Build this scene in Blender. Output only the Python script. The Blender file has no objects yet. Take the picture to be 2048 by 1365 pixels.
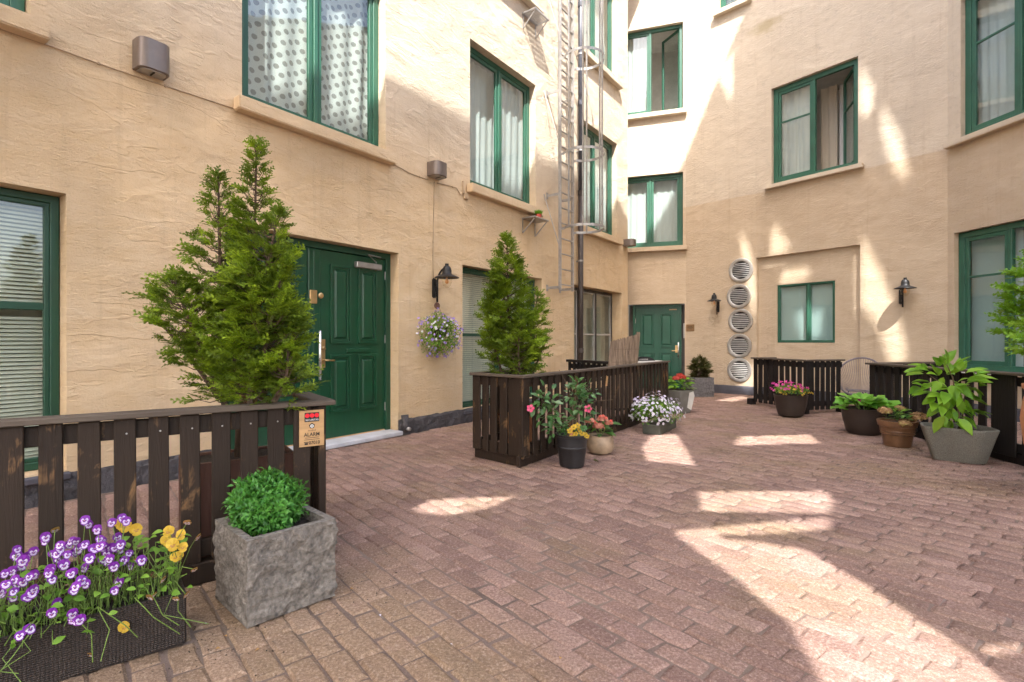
import bpy, bmesh, math, random
import numpy as np
from mathutils import Vector, Matrix, noise as mnoise
from mathutils.geometry import delaunay_2d_cdt

random.seed(7)
RNG = np.random.default_rng(7)
SC = bpy.context.scene
COL = SC.collection

# ------------------------------------------------------------------ camera, sky, sun, exposure
F, CX, CY, EYE = 1052.0, 1024.0, 682.5, 1.25
cam_d = bpy.data.cameras.new('camera')
cam_d.sensor_width = 36.0
cam_d.lens = F / 2048 * 36
cam_d.clip_start = 0.05
cam_d.clip_end = 500
cam = bpy.data.objects.new('camera', cam_d)
COL.objects.link(cam)
cam.location = (0, 0, EYE)
cam.rotation_euler = (math.radians(90), 0, 0)
SC.camera = cam

SUN = Vector((0.041, 0.607, -0.7936)).normalized()          # direction the light travels
elev = math.asin(-SUN.z)
W = bpy.data.worlds.new('World')
SC.world = W
W.use_nodes = True
wn = W.node_tree
wn.nodes.clear()
sky = wn.nodes.new('ShaderNodeTexSky')
sky.sky_type = 'NISHITA'
sky.sun_disc = False
sky.sun_elevation = elev
sky.sun_rotation = math.atan2(-SUN.x, -SUN.y)
sky.air_density = 1.0
sky.dust_density = 4.0
sky.ozone_density = 0.3
bg = wn.nodes.new('ShaderNodeBackground')
bg.inputs['Strength'].default_value = 0.15
wo = wn.nodes.new('ShaderNodeOutputWorld')
wn.links.new(sky.outputs[0], bg.inputs[0])
wn.links.new(bg.outputs[0], wo.inputs[0])

sd = bpy.data.lights.new('sun', 'SUN')
sd.energy = 2.9
sd.angle = math.radians(0.3)
sd.color = (1.0, 0.98, 0.95)
so = bpy.data.objects.new('sun', sd)
COL.objects.link(so)
so.rotation_euler = SUN.to_track_quat('-Z', 'Y').to_euler()
so.location = (0, -10, 30)

vs = SC.view_settings
vs.view_transform = 'Standard'
vs.look = 'None'
vs.gamma = 1.0
vs.exposure = 2.28
SC.render.engine = 'CYCLES'
cy = SC.cycles
cy.use_denoising = True
cy.max_bounces = 8
cy.diffuse_bounces = 4
cy.use_adaptive_sampling = True
cy.adaptive_threshold = 0.03
cy.glossy_bounces = 3
cy.transmission_bounces = 4
cy.transparent_max_bounces = 16
cy.caustics_reflective = False
cy.caustics_refractive = False
cy.sample_clamp_indirect = 6.0

# ------------------------------------------------------------------ small mathematics
def ground(px, py, z=0.0):
    y = F * (EYE - z) / (py - CY)
    return Vector(((px - CX) / F * y, y, z))

class Frame:
    """a vertical wall plane: x to the right along the wall, y into the wall, z up"""
    def __init__(self, o, d):
        self.o = Vector((o[0], o[1]))
        self.d = Vector((d[0], d[1])).normalized()
        self.n = Vector((-self.d.y, self.d.x))
        self.ang = math.atan2(self.d.y, self.d.x)
        self.M = Matrix.Translation((self.o.x, self.o.y, 0)) @ Matrix.Rotation(self.ang, 4, 'Z')
    def px(self, px, py, off=0.0):
        r = Vector(((px - CX) / F, 1.0))
        o = self.o + self.n * off
        t = o.dot(self.n) / r.dot(self.n)
        p = r * t
        return (p - self.o).dot(self.d), EYE - (py - CY) / F * t
    def s(self, px, off=0.0):
        return self.px(px, 600, off)[0]
    def z(self, px, py, off=0.0):
        return self.px(px, py, off)[1]
    def at(self, s, z, off=0.0):
        p = self.o + self.d * s + self.n * off
        return Vector((p.x, p.y, z))

LW = Frame((-6.564, 0.0), (0.5836, 0.8121))                  # the long left wall
LW_END = LW.s(1255.5)
PA0 = Vector((1.0, 14.42)); PA1 = Vector((4.40, 13.30))
PB1 = Vector((5.61, 12.07)); PC0 = Vector((7.70, 9.30))
WA = Frame(PA0, PA1 - PA0); LA = (PA1 - PA0).length          # back wall with the green door
WB0 = Frame(PA1, PB1 - PA1); LB0 = (PB1 - PA1).length        # bend with the round vents
WB = Frame(PB1, PC0 - PB1); LB = (PC0 - PB1).length          # wall with the recess
WC = Frame(PC0, (0.14, -0.99)); LC = 8.6                     # right wall

# ------------------------------------------------------------------ materials
MATS = {}
class NT:
    def __init__(self, name):
        self.m = bpy.data.materials.new(name)
        self.m.use_nodes = True
        self.t = self.m.node_tree
        self.t.nodes.clear()
        self.out = self.n('ShaderNodeOutputMaterial')
        MATS[name] = self.m
    def n(self, typ, **kw):
        nd = self.t.nodes.new(typ)
        for k, v in kw.items():
            if k.startswith('i_'):
                key = k[2:]
                key = int(key) if key.isdigit() else key.replace('_', ' ')
                nd.inputs[key].default_value = v
            else:
                setattr(nd, k, v)
        return nd
    def l(self, a, b):
        self.t.links.new(a, b)
    def pos(self, scale=(1, 1, 1), src='Position', rot=(0, 0, 0)):
        if src == 'Position':
            g = self.n('ShaderNodeNewGeometry').outputs['Position']
        else:
            g = self.n('ShaderNodeTexCoord').outputs[src]
        mp = self.n('ShaderNodeMapping')
        mp.inputs['Scale'].default_value = scale
        mp.inputs['Rotation'].default_value = rot
        self.l(g, mp.inputs[0])
        return mp.outputs[0]
    def noise(self, vec, scale, detail=4, rough=0.55, dist=0.0):
        nd = self.n('ShaderNodeTexNoise')
        nd.inputs['Scale'].default_value = scale
        nd.inputs['Detail'].default_value = detail
        nd.inputs['Roughness'].default_value = rough
        nd.inputs['Distortion'].default_value = dist
        self.l(vec, nd.inputs['Vector'])
        return nd.outputs[0]
    def ramp(self, fac, stops):
        r = self.n('ShaderNodeValToRGB')
        el = r.color_ramp.elements
        while len(el) < len(stops):
            el.new(0.5)
        for e, (p, c) in zip(el, stops):
            e.position = p
            e.color = (c, c, c, 1) if isinstance(c, (int, float)) else (*c, 1)
        self.l(fac, r.inputs[0])
        return r.outputs[0]
    def mix(self, fac, a, b, mode='MIX'):
        m = self.n('ShaderNodeMix', data_type='RGBA', blend_type=mode)
        for sock, v in ((m.inputs[0], fac), (m.inputs[6], a), (m.inputs[7], b)):
            if isinstance(v, (int, float)):
                sock.default_value = v
            elif isinstance(v, tuple):
                sock.default_value = (*v, 1)
            else:
                self.l(v, sock)
        return m.outputs[2]
    def math(self, op, a, b=None, c=None):
        m = self.n('ShaderNodeMath', operation=op)
        for i, v in enumerate((a, b, c)):
            if v is None: continue
            if isinstance(v, (int, float)): m.inputs[i].default_value = v
            else: self.l(v, m.inputs[i])
        return m.outputs[0]
    def bump(self, h, strength=0.5, dist=0.01, nrm=None):
        b = self.n('ShaderNodeBump')
        b.inputs['Strength'].default_value = strength
        b.inputs['Distance'].default_value = dist
        self.l(h, b.inputs['Height'])
        if nrm is not None: self.l(nrm, b.inputs['Normal'])
        return b.outputs[0]
    def principled(self, col, rough=0.6, metal=0.0, nrm=None, spec=0.4):
        p = self.n('ShaderNodeBsdfPrincipled')
        if isinstance(col, tuple): p.inputs['Base Color'].default_value = (*col, 1)
        else: self.l(col, p.inputs['Base Color'])
        if isinstance(rough, (int, float)): p.inputs['Roughness'].default_value = rough
        else: self.l(rough, p.inputs['Roughness'])
        p.inputs['Metallic'].default_value = metal
        p.inputs['Specular IOR Level'].default_value = spec
        if nrm is not None: self.l(nrm, p.inputs['Normal'])
        self.l(p.outputs[0], self.out.inputs[0])
        return p

def shade(c, k):
    return tuple(min(1.0, max(0.0, v * k)) for v in c)

def mat_simple(name, col, rough=0.6, metal=0.0, var=0.15, scale=6.0, bump=0.15, bscale=80.0, bdist=0.004, spec=0.4, src='Object', stretch=(1, 1, 1)):
    t = NT(name)
    v = t.pos(stretch, src)
    a = t.noise(v, scale, 5)
    c = t.mix(t.ramp(a, [(0.3, 0.0), (0.7, 1.0)]), shade(col, 1 - var), shade(col, 1 + var))
    nb = None
    if bump:
        nb = t.bump(t.noise(v, bscale, 4), bump, bdist)
    rr = t.math('MULTIPLY_ADD', a, 0.25, rough - 0.12)
    t.principled(c, rr, metal, nb, spec)
    return t.m

def mat_plaster(name, lo, hi, split, soft, relief=1.0, wear=(0.34, 0.24, 0.15), stain=None):
    t = NT(name)
    p = t.pos()
    pz = t.n('ShaderNodeSeparateXYZ'); t.l(p, pz.inputs[0])
    wob = t.noise(t.pos((0.6, 0.6, 0.6)), 1.2, 3)
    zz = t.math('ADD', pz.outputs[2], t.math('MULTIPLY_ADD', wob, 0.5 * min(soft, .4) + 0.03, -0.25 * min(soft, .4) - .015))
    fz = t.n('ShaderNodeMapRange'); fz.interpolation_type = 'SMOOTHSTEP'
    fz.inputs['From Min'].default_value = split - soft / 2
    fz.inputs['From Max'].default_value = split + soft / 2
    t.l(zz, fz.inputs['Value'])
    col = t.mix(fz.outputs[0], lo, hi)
    big = t.noise(p, 0.7, 5, 0.6)
    col = t.mix(t.ramp(big, [(0.32, 0.0), (0.72, 0.32)]), col, t.mix(0.6, col, shade(lo, .72)))
    med = t.noise(t.pos((1, 1, 2.2)), 3.0, 6, 0.65)
    col = t.mix(t.ramp(med, [(0.38, 0.0), (0.75, 0.30)]), col, t.mix(0.7, col, (0.80, 0.70, 0.56)))
    # dirt: faint runs below sills, darker weathered blotches higher up, small pits
    stk = t.noise(t.pos((9, 9, 0.5)), 1.0, 5, 0.7)
    col = t.mix(t.ramp(stk, [(0.54, 0.0), (0.8, 0.30)]), col, wear)
    blot = t.noise(t.pos((1.0, 1.0, 1.6)), 5.5, 6, 0.72)
    col = t.mix(t.math('MULTIPLY', t.ramp(blot, [(0.56, 0.0), (0.72, 0.34)]), fz.outputs[0]), col, (0.30, 0.25, 0.19))
    pit = t.noise(t.pos((1, 1, 1.7)), 30.0, 3, 0.7)
    col = t.mix(t.ramp(pit, [(0.28, 0.40), (0.36, 0.0)]), col, shade(lo, .55))
    if stain is not None:
        sb = t.n('ShaderNodeVectorMath', operation='SUBTRACT'); t.l(p, sb.inputs[0]); sb.inputs[1].default_value = stain
        sc_ = t.n('ShaderNodeVectorMath', operation='MULTIPLY'); t.l(sb.outputs[0], sc_.inputs[0]); sc_.inputs[1].default_value = (1.6, 1.6, 3.6)
        ln = t.n('ShaderNodeVectorMath', operation='LENGTH'); t.l(sc_.outputs[0], ln.inputs[0])
        dd = t.math('ADD', ln.outputs['Value'], t.math('MULTIPLY_ADD', med, 0.9, -0.45))
        col = t.mix(t.ramp(dd, [(0.25, 0.55), (0.75, 0.0)]), col, (0.34, 0.26, 0.12))
    # relief: broad laps of the trowel, a few ledges where a stroke ended, dragged grooves, sandy grain in patches
    lap = t.noise(t.pos((1.0, 1.0, 1.7), rot=(0.05, 0.12, 0.0)), 1.3, 3, 0.5, 0.6)
    st1 = t.noise(t.pos((1.1, 1.1, 3.6), rot=(0.08, -0.13, 0.0)), 1.15, 3, 0.55, 0.35)
    ledge = t.ramp(st1, [(0.0, 0.0), (0.545, 0.0), (0.556, 1.0), (0.66, 0.0)])
    st2 = t.noise(t.pos((1.5, 1.5, 4.4), rot=(-0.05, 0.16, 0.0)), 1.9, 3, 0.55, 0.3)
    ledge2 = t.ramp(st2, [(0.0, 0.0), (0.575, 0.0), (0.583, 1.0), (0.65, 0.0)])
    patch = t.ramp(t.noise(t.pos((1, 1, 1)), 0.85, 4, 0.6), [(0.40, 0.0), (0.62, 1.0)])
    drag = t.noise(t.pos((4.0, 4.0, 20.0)), 3.0, 5, 0.75)
    grain = t.noise(p, 48.0, 5, 0.75)
    h = t.math('ADD', t.math('MULTIPLY', lap, 0.9 * relief), t.math('MULTIPLY', t.math('ADD', ledge, t.math('MULTIPLY', ledge2, 0.7)), 0.060 * relief))
    h = t.math('ADD', h, t.math('MULTIPLY', t.math('MULTIPLY', drag, t.math('MULTIPLY_ADD', patch, 0.8, 0.2)), 0.26))
    h = t.math('ADD', h, t.math('MULTIPLY', t.math('MULTIPLY', grain, t.math('MULTIPLY_ADD', patch, 0.75, 0.4)), 0.19))
    t.principled(col, 0.9, 0, t.bump(h, 1.0, 0.055), 0.15)
    return t.m

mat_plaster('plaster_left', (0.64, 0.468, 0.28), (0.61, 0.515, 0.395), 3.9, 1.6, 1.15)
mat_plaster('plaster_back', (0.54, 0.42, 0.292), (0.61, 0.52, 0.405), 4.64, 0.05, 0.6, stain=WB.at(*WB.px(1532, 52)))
mat_simple('plinth', (0.055, 0.05, 0.052), 0.85, var=0.35, scale=5, bump=1.0, bscale=18, bdist=0.03, src='Position')
mat_simple('plinth_smooth', (0.075, 0.072, 0.085), 0.7, var=0.2, scale=4, bump=0.3, bscale=30, src='Position')

def mat_painted_wood(name, col, rough, var=0.12, dirt=(0.02, 0.03, 0.02)):
    t = NT(name)
    v = t.pos((1, 1, 0.12))
    a = t.noise(v, 30, 5, 0.6)
    b = t.noise(t.pos(), 2.5, 4)
    c = t.mix(a, shade(col, 1 - var), shade(col, 1 + var))
    c = t.mix(t.ramp(b, [(0.45, 0.0), (0.8, 0.35)]), c, dirt)
    t.principled(c, t.math('MULTIPLY_ADD', b, 0.3, rough - 0.15), 0, t.bump(a, 0.25, 0.003), 0.45)
mat_painted_wood('green_window', (0.030, 0.115, 0.072), 0.42, 0.25)
mat_painted_wood('green_dark', (0.012, 0.06, 0.032), 0.45)
mat_painted_wood('green_door', (0.009, 0.062, 0.027), 0.36, 0.25)
mat_painted_wood('green_door_back', (0.014, 0.085, 0.05), 0.40)
mat_painted_wood('brown_window', (0.045, 0.035, 0.03), 0.5)
mat_painted_wood('grey_bar', (0.42, 0.40, 0.37), 0.5)
mat_painted_wood('white_paint', (0.72, 0.72, 0.70), 0.5, 0.05, (0.4, 0.4, 0.38))

def mat_glass(name, tint=(0.92, 0.96, 0.95), refl=1.0):
    t = NT(name)
    tr = t.n('ShaderNodeBsdfTransparent'); tr.inputs[0].default_value = (*tint, 1)
    gl = t.n('ShaderNodeBsdfGlossy'); gl.inputs['Roughness'].default_value = 0.015
    wv = t.bump(t.noise(t.pos(), 1.6, 2), 0.05, 0.05)
    t.l(wv, gl.inputs['Normal'])
    lw = t.n('ShaderNodeLayerWeight'); lw.inputs['Blend'].default_value = 0.5
    f2 = t.math('MULTIPLY_ADD', t.math('POWER', lw.outputs['Facing'], 4.0), 0.55 * refl, 0.065 * refl)
    mx = t.n('ShaderNodeMixShader')
    t.l(f2, mx.inputs[0]); t.l(tr.outputs[0], mx.inputs[1]); t.l(gl.outputs[0], mx.inputs[2])
    t.l(mx.outputs[0], t.out.inputs[0])
mat_glass('glass')
mat_glass('bulb_glass', (0.98, 0.95, 0.9), 0.6)

def mat_cloth(name, col, trans=0.35, dots=False):
    t = NT(name)
    d = t.n('ShaderNodeBsdfDiffuse'); s = t.n('ShaderNodeBsdfTranslucent')
    wv = t.noise(t.pos((1, 1, 1), 'Object'), 220, 2)
    c = t.mix(wv, shade(col, 0.93), shade(col, 1.05))
    if dots:
        uv = t.n('ShaderNodeTexCoord').outputs['UV']
        vo = t.n('ShaderNodeTexVoronoi', feature='F1', distance='EUCLIDEAN')
        vo.inputs['Scale'].default_value = 1.0
        vo.inputs['Randomness'].default_value = 0.10
        t.l(uv, vo.inputs['Vector'])
        f = t.ramp(vo.outputs['Distance'], [(0.27, 1.0), (0.31, 0.0)])
        f = t.math('MULTIPLY', f, 0.8)
        c = t.mix(f, c, (0.30, 0.28, 0.26))
    t.l(c, d.inputs[0]); t.l(c, s.inputs[0])
    mx = t.n('ShaderNodeMixShader'); mx.inputs[0].default_value = trans
    t.l(d.outputs[0], mx.inputs[1]); t.l(s.outputs[0], mx.inputs[2])
    t.l(mx.outputs[0], t.out.inputs[0])
mat_cloth('sheer_white', (0.80, 0.80, 0.78))
mat_cloth('sheer_blue', (0.62, 0.76, 0.74))
mat_cloth('dots_cloth', (0.84, 0.83, 0.80), 0.3, True)
mat_cloth('beige_cloth', (0.66, 0.58, 0.46))
mat_simple('blind_slat', (0.80, 0.74, 0.60), 0.55, var=0.04, bump=0)
mat_simple('room_dark', (0.10, 0.09, 0.08), 0.9, var=0.2, bump=0)
mat_simple('room_pale', (0.60, 0.57, 0.52), 0.9, var=0.1, bump=0)

def mat_pavers():
    t = NT('paver_stone')
    p = t.pos()
    oi = t.n('ShaderNodeObjectInfo').outputs['Random']
    isl = t.n('ShaderNodeNewGeometry').outputs['Random Per Island']
    rnd = t.math('FRACT', t.math('ADD', t.math('MULTIPLY', oi, 7.31), t.math('MULTIPLY', isl, 5.17)))
    col = t.ramp(rnd, [(0.0, (0.20, 0.122, 0.098)), (0.35, (0.255, 0.158, 0.125)), (0.7, (0.275, 0.174, 0.134)), (1.0, (0.325, 0.208, 0.168))])
    # worn, mossy and dusty areas that run across many stones
    moss = t.noise(p, 0.9, 5, 0.62)
    # a belt of yellowish, mossy stones beside the fence
    sx = t.n('ShaderNodeSeparateXYZ'); t.l(p, sx.inputs[0])
    w = t.math('ADD', t.math('MULTIPLY', sx.outputs[0], 0.77), t.math('MULTIPLY', sx.outputs[1], 0.64))
    near = t.n('ShaderNodeMapRange'); near.interpolation_type = 'SMOOTHSTEP'
    near.inputs['From Min'].default_value = 1.7; near.inputs['From Max'].default_value = 1.05
    t.l(t.math('ADD', w, t.math('MULTIPLY_ADD', moss, 0.5, -0.25)), near.inputs['Value'])
    ny = t.n('ShaderNodeMapRange'); ny.interpolation_type = 'SMOOTHSTEP'
    ny.inputs['From Min'].default_value = 3.2; ny.inputs['From Max'].default_value = 2.5
    t.l(sx.outputs[1], ny.inputs['Value'])
    col = t.mix(t.math('MULTIPLY', t.math('MULTIPLY', near.outputs[0], ny.outputs[0]), 0.55), col, (0.31, 0.22, 0.12))
    col = t.mix(t.ramp(moss, [(0.48, 0.0), (0.68, 0.55)]), col, (0.20, 0.145, 0.065))
    m2 = t.noise(p, 3.3, 5, 0.7)
    col = t.mix(t.ramp(m2, [(0.56, 0.0), (0.74, 0.45)]), col, (0.125, 0.085, 0.06))
    col = t.mix(t.ramp(m2, [(0.25, 0.4), (0.42, 0.0)]), col, (0.36, 0.22, 0.20))
    g = t.noise(p, 75.0, 4, 0.9)
    col = t.mix(t.ramp(g, [(0.42, 0.7), (0.50, 0.0)]), col, t.mix(0.6, col, (0.07, 0.04, 0.03)))
    col = t.mix(t.ramp(g, [(0.53, 0.0), (0.64, 0.6)]), col, t.mix(0.55, col, (0.66, 0.53, 0.44)))
    h = t.math('ADD', t.math('MULTIPLY', t.noise(p, 55, 5, 0.8), 0.7), t.math('MULTIPLY', t.noise(p, 11, 5, 0.65), 1.2))
    t.principled(col, 0.88, 0, t.bump(h, 0.85, 0.014), 0.25)
mat_pavers()
def mat_joint():
    t = NT('joint_sand')
    p = t.pos()
    a = t.noise(p, 2.2, 5, 0.6); b = t.noise(p, 140, 3, 0.7)
    c = t.ramp(a, [(0.3, (0.085, 0.058, 0.046)), (0.5, (0.16, 0.112, 0.09)), (0.75, (0.27, 0.20, 0.17))])
    c = t.mix(t.ramp(t.noise(p, 1.1, 4), [(0.5, 0.0), (0.75, 0.5)]), c, (0.09, 0.085, 0.03))
    c = t.mix(t.ramp(b, [(0.35, 0.0), (0.7, 0.35)]), c, (0.33, 0.27, 0.23))
    t.principled(c, 0.95, 0, t.bump(b, 0.6, 0.006), 0.1)
mat_joint()

def mat_dark_wood(name, col, worn, amount):
    t = NT(name)
    v = t.pos((14, 14, 1.0), 'Object')
    oi = t.n('ShaderNodeObjectInfo').outputs['Random']
    off = t.n('ShaderNodeVectorMath', operation='ADD')
    cmb = t.n('ShaderNodeCombineXYZ'); t.l(t.math('MULTIPLY', oi, 50.0), cmb.inputs[0]); t.l(t.math('MULTIPLY', oi, 31.0), cmb.inputs[2])
    t.l(v, off.inputs[0]); t.l(cmb.outputs[0], off.inputs[1])
    g = t.noise(off.outputs[0], 3.0, 6, 0.65, 1.0)
    c = t.mix(g, shade(col, 0.55), shade(col, 1.5))
    c = t.mix(t.math('MULTIPLY', oi, 0.35), c, shade(col, 1.9))
    off2 = t.n('ShaderNodeVectorMath', operation='ADD')
    t.l(t.pos((3.0, 3.0, 1.6), 'Object'), off2.inputs[0]); t.l(cmb.outputs[0], off2.inputs[1])
    wmask = t.noise(off2.outputs[0], 1.6, 5, 0.7, 0.6)
    wr = t.math('MULTIPLY', t.ramp(wmask, [(amount, 0.0), (amount + 0.10, 1.0)]), t.ramp(g, [(0.42, 0.0), (0.55, 1.0)]))
    c = t.mix(wr, c, worn)
    t.principled(c, 0.62, 0, t.bump(g, 0.6, 0.008), 0.25)
mat_dark_wood('fence_wood', (0.023, 0.0145, 0.0095), (0.20, 0.11, 0.048), 0.57)
mat_dark_wood('fence_wood_black', (0.013, 0.0105, 0.0095), (0.11, 0.07, 0.05), 0.66)
mat_dark_wood('trough_wood', (0.10, 0.048, 0.034), (0.26, 0.17, 0.12), 0.66)
def mat_cap():
    t = NT('cap_wood')
    v = t.pos((2.0, 30, 30), 'Object')
    g = t.noise(v, 2.0, 6, 0.7)
    c = t.mix(g, (0.06, 0.044, 0.032), (0.145, 0.115, 0.088))
    b = t.noise(t.pos(), 3.0, 4)
    c = t.mix(t.ramp(b, [(0.45, 0.0), (0.75, 0.6)]), c, (0.06, 0.045, 0.034))
    t.principled(c, 0.7, 0, t.bump(g, 0.4, 0.004), 0.3)
mat_cap()

mat_simple('stone_rough', (0.175, 0.155, 0.132), 0.88, var=0.45, scale=45, bump=1.0, bscale=70, bdist=0.012)
mat_simple('stone_grey', (0.12, 0.112, 0.112), 0.88, var=0.3, scale=24, bump=1.0, bscale=26, bdist=0.02)
mat_simple('soil', (0.030, 0.022, 0.016), 0.95, var=0.5, scale=40, bump=1.0, bscale=60, bdist=0.02)
mat_simple('black_pot', (0.022, 0.021, 0.022), 0.45, var=0.3, scale=9, bump=0.15)
mat_simple('brown_pot', (0.042, 0.029, 0.023), 0.5, var=0.2, scale=7, bump=0.2)
mat_simple('glazed_brown', (0.17, 0.085, 0.042), 0.35, var=0.3, scale=8, bump=0.2, bscale=30)
mat_simple('bowl_clay', (0.30, 0.215, 0.14), 0.5, var=0.35, scale=9, bump=0.4, bscale=20)
mat_simple('terracotta', (0.52, 0.235, 0.115), 0.75, var=0.2, scale=5, bump=0.2)
mat_simple('granite_pot', (0.17, 0.162, 0.135), 0.7, var=0.45, scale=150, bump=0.2, bscale=120)
mat_simple('grey_pot', (0.17, 0.16, 0.14), 0.6, var=0.2, scale=8, bump=0.2)
mat_simple('grey_green_box', (0.06, 0.06, 0.045), 0.6, var=0.25, scale=8, bump=0.2)
mat_simple('metal_bronze', (0.20, 0.165, 0.145), 0.42, 0.55, var=0.12, scale=6, bump=0.05)
mat_simple('metal_grey', (0.42, 0.40, 0.38), 0.42, 0.7, var=0.15, scale=9, bump=0.1)
mat_simple('galvanised', (0.36, 0.345, 0.33), 0.42, 0.6, var=0.15, scale=14, bump=0.1)
mat_simple('vent_metal', (0.55, 0.53, 0.50), 0.38, 0.75, var=0.15, scale=9, bump=0.1)
mat_simple('pipe_brown', (0.050, 0.038, 0.033), 0.45, 0.1, var=0.2, scale=5, bump=0.1)
mat_simple('pipe_grey', (0.075, 0.078, 0.095), 0.4, 0.2, var=0.2, scale=5, bump=0.1)
mat_simple('lamp_black', (0.018, 0.017, 0.017), 0.45, 0.2, var=0.2, scale=10, bump=0.15)
mat_simple('brass', (0.62, 0.42, 0.20), 0.35, 0.85, var=0.2, scale=10, bump=0.1)
mat_simple('chrome', (0.70, 0.70, 0.69), 0.28, 0.9, var=0.1, scale=10, bump=0.05)
mat_simple('plastic_white', (0.70, 0.69, 0.66), 0.45, var=0.05, bump=0)
mat_simple('cable', (0.42, 0.31, 0.20), 0.6, var=0.1, bump=0)
mat_simple('filament', (0.75, 0.35, 0.12), 0.4, var=0.2, bump=0)
mat_simple('sign_wood', (0.50, 0.30, 0.135), 0.5, var=0.2, scale=3, bump=0.1, stretch=(1, 1, 9))
mat_simple('plaque', (0.28, 0.17, 0.085), 0.4, 0.3, var=0.15, bump=0.05)
mat_simple('ink_black', (0.015, 0.013, 0.012), 0.5, var=0, bump=0)
mat_simple('ink_red', (0.80, 0.015, 0.03), 0.4, var=0, bump=0)
mat_simple('ink_white', (0.80, 0.79, 0.76), 0.5, var=0, bump=0)
mat_simple('oval_sign', (0.17, 0.085, 0.06), 0.5, var=0.3, bump=0.1)
mat_simple('reed', (0.23, 0.165, 0.115), 0.8, var=0.5, scale=30, bump=0.3, stretch=(1, 1, 0.1))
mat_simple('pale_slab', (0.52, 0.50, 0.47), 0.5, var=0.1, bump=0.1)
mat_simple('threshold_stone', (0.50, 0.50, 0.52), 0.6, var=0.15, bump=0.2)
mat_simple('cord_violet', (0.20, 0.17, 0.18), 0.6, var=0.1, bump=0)
mat_simple('pot_red', (0.45, 0.07, 0.045), 0.45, var=0.1, bump=0)
mat_simple('pot_pink', (0.60, 0.22, 0.22), 0.5, var=0.1, bump=0)
mat_simple('wrap_paper', (0.62, 0.60, 0.55), 0.7, var=0.1, bump=0.2)
mat_simple('bark', (0.095, 0.06, 0.038), 0.85, var=0.4, scale=14, bump=0.8, bscale=40, bdist=0.01)
mat_simple('cut_wood', (0.55, 0.32, 0.15), 0.7, var=0.15, bump=0.1)
mat_simple('twig_green', (0.14, 0.22, 0.04), 0.6, var=0.2, bump=0)
mat_simple('twig_brown', (0.13, 0.09, 0.05), 0.7, var=0.2, bump=0)
def mat_wicker():
    t = NT('wicker')
    v = t.pos((1, 1, 1), 'Object')
    w1 = t.n('ShaderNodeTexWave', wave_type='BANDS', bands_direction='Z'); w1.inputs['Scale'].default_value = 38; w1.inputs['Distortion'].default_value = 1.0
    w2 = t.n('ShaderNodeTexWave', wave_type='BANDS', bands_direction='X'); w2.inputs['Scale'].default_value = 26; w2.inputs['Distortion'].default_value = 1.0
    t.l(v, w1.inputs[0]); t.l(v, w2.inputs[0])
    h = t.math('MULTIPLY', w1.outputs[1], t.math('ADD', w2.outputs[1], 0.4))
    c = t.mix(h, (0.016, 0.011, 0.009), (0.058, 0.040, 0.030))
    t.principled(c, 0.5, 0, t.bump(h, 0.8, 0.006), 0.4)
mat_wicker()

def mat_leaf(name, c0, c1, c2=None, trans=0.35, rough=0.45, patch=3.0):
    t = NT(name)
    isl = t.n('ShaderNodeNewGeometry').outputs['Random Per Island']
    oi = t.n('ShaderNodeObjectInfo').outputs['Random']
    r = t.math('FRACT', t.math('ADD', isl, t.math('MULTIPLY', oi, 3.7)))
    n = t.noise(t.pos(), patch, 3)
    f = t.math('ADD', t.math('MULTIPLY', r, 0.45), t.math('MULTIPLY', t.ramp(n, [(0.35, 0.0), (0.68, 1.0)]), 0.55))
    stops = [(0.15, c0), (0.85, c1)]
    if c2: stops = [(0.1, c0), (0.55, c1), (0.95, c2)]
    c = t.ramp(f, stops)
    p = t.n('ShaderNodeBsdfPrincipled')
    t.l(c, p.inputs['Base Color'])
    p.inputs['Roughness'].default_value = rough
    p.inputs['Specular IOR Level'].default_value = 0.35
    s = t.n('ShaderNodeBsdfTranslucent')
    t.l(t.mix(0.5, c, (0.20, 0.34, 0.03)), s.inputs[0])
    mx = t.n('ShaderNodeMixShader'); mx.inputs[0].default_value = trans
    t.l(p.outputs[0], mx.inputs[1]); t.l(s.outputs[0], mx.inputs[2])
    t.l(mx.outputs[0], t.out.inputs[0])
mat_leaf('leaf_thuja', (0.065, 0.095, 0.012), (0.18, 0.265, 0.017), (0.46, 0.62, 0.03), 0.36, 0.5, 5.5)
mat_leaf('leaf_box', (0.035, 0.13, 0.02), (0.08, 0.27, 0.04), (0.17, 0.42, 0.075), 0.3, 0.35, 14.0)
mat_leaf('leaf_viola', (0.07, 0.17, 0.02), (0.17, 0.34, 0.035), (0.30, 0.50, 0.07), 0.4, 0.5)
mat_leaf('leaf_mandevilla', (0.03, 0.085, 0.024), (0.07, 0.17, 0.045), (0.22, 0.31, 0.17), 0.2, 0.3)
mat_leaf('leaf_bergenia', (0.08, 0.24, 0.025), (0.17, 0.42, 0.04), (0.28, 0.54, 0.07), 0.3, 0.35)
mat_leaf('leaf_citrus', (0.11, 0.27, 0.02), (0.23, 0.45, 0.03), (0.38, 0.58, 0.08), 0.4, 0.35)
mat_leaf('leaf_deep', (0.03, 0.09, 0.02), (0.08, 0.20, 0.035), (0.13, 0.27, 0.05), 0.3, 0.45)
mat_leaf('leaf_brownish', (0.05, 0.045, 0.015), (0.10, 0.08, 0.03), (0.08, 0.12, 0.03), 0.25, 0.6)
mat_leaf('grass_blade', (0.08, 0.24, 0.01), (0.18, 0.42, 0.02), None, 0.4, 0.5)
mat_leaf('petal_purple', (0.14, 0.008, 0.25), (0.24, 0.02, 0.36), None, 0.15, 0.6)
mat_leaf('petal_lilac', (0.60, 0.50, 0.72), (0.78, 0.72, 0.84), None, 0.2, 0.6)
mat_leaf('petal_violet', (0.24, 0.13, 0.55), (0.46, 0.32, 0.72), None, 0.25, 0.6)
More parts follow.
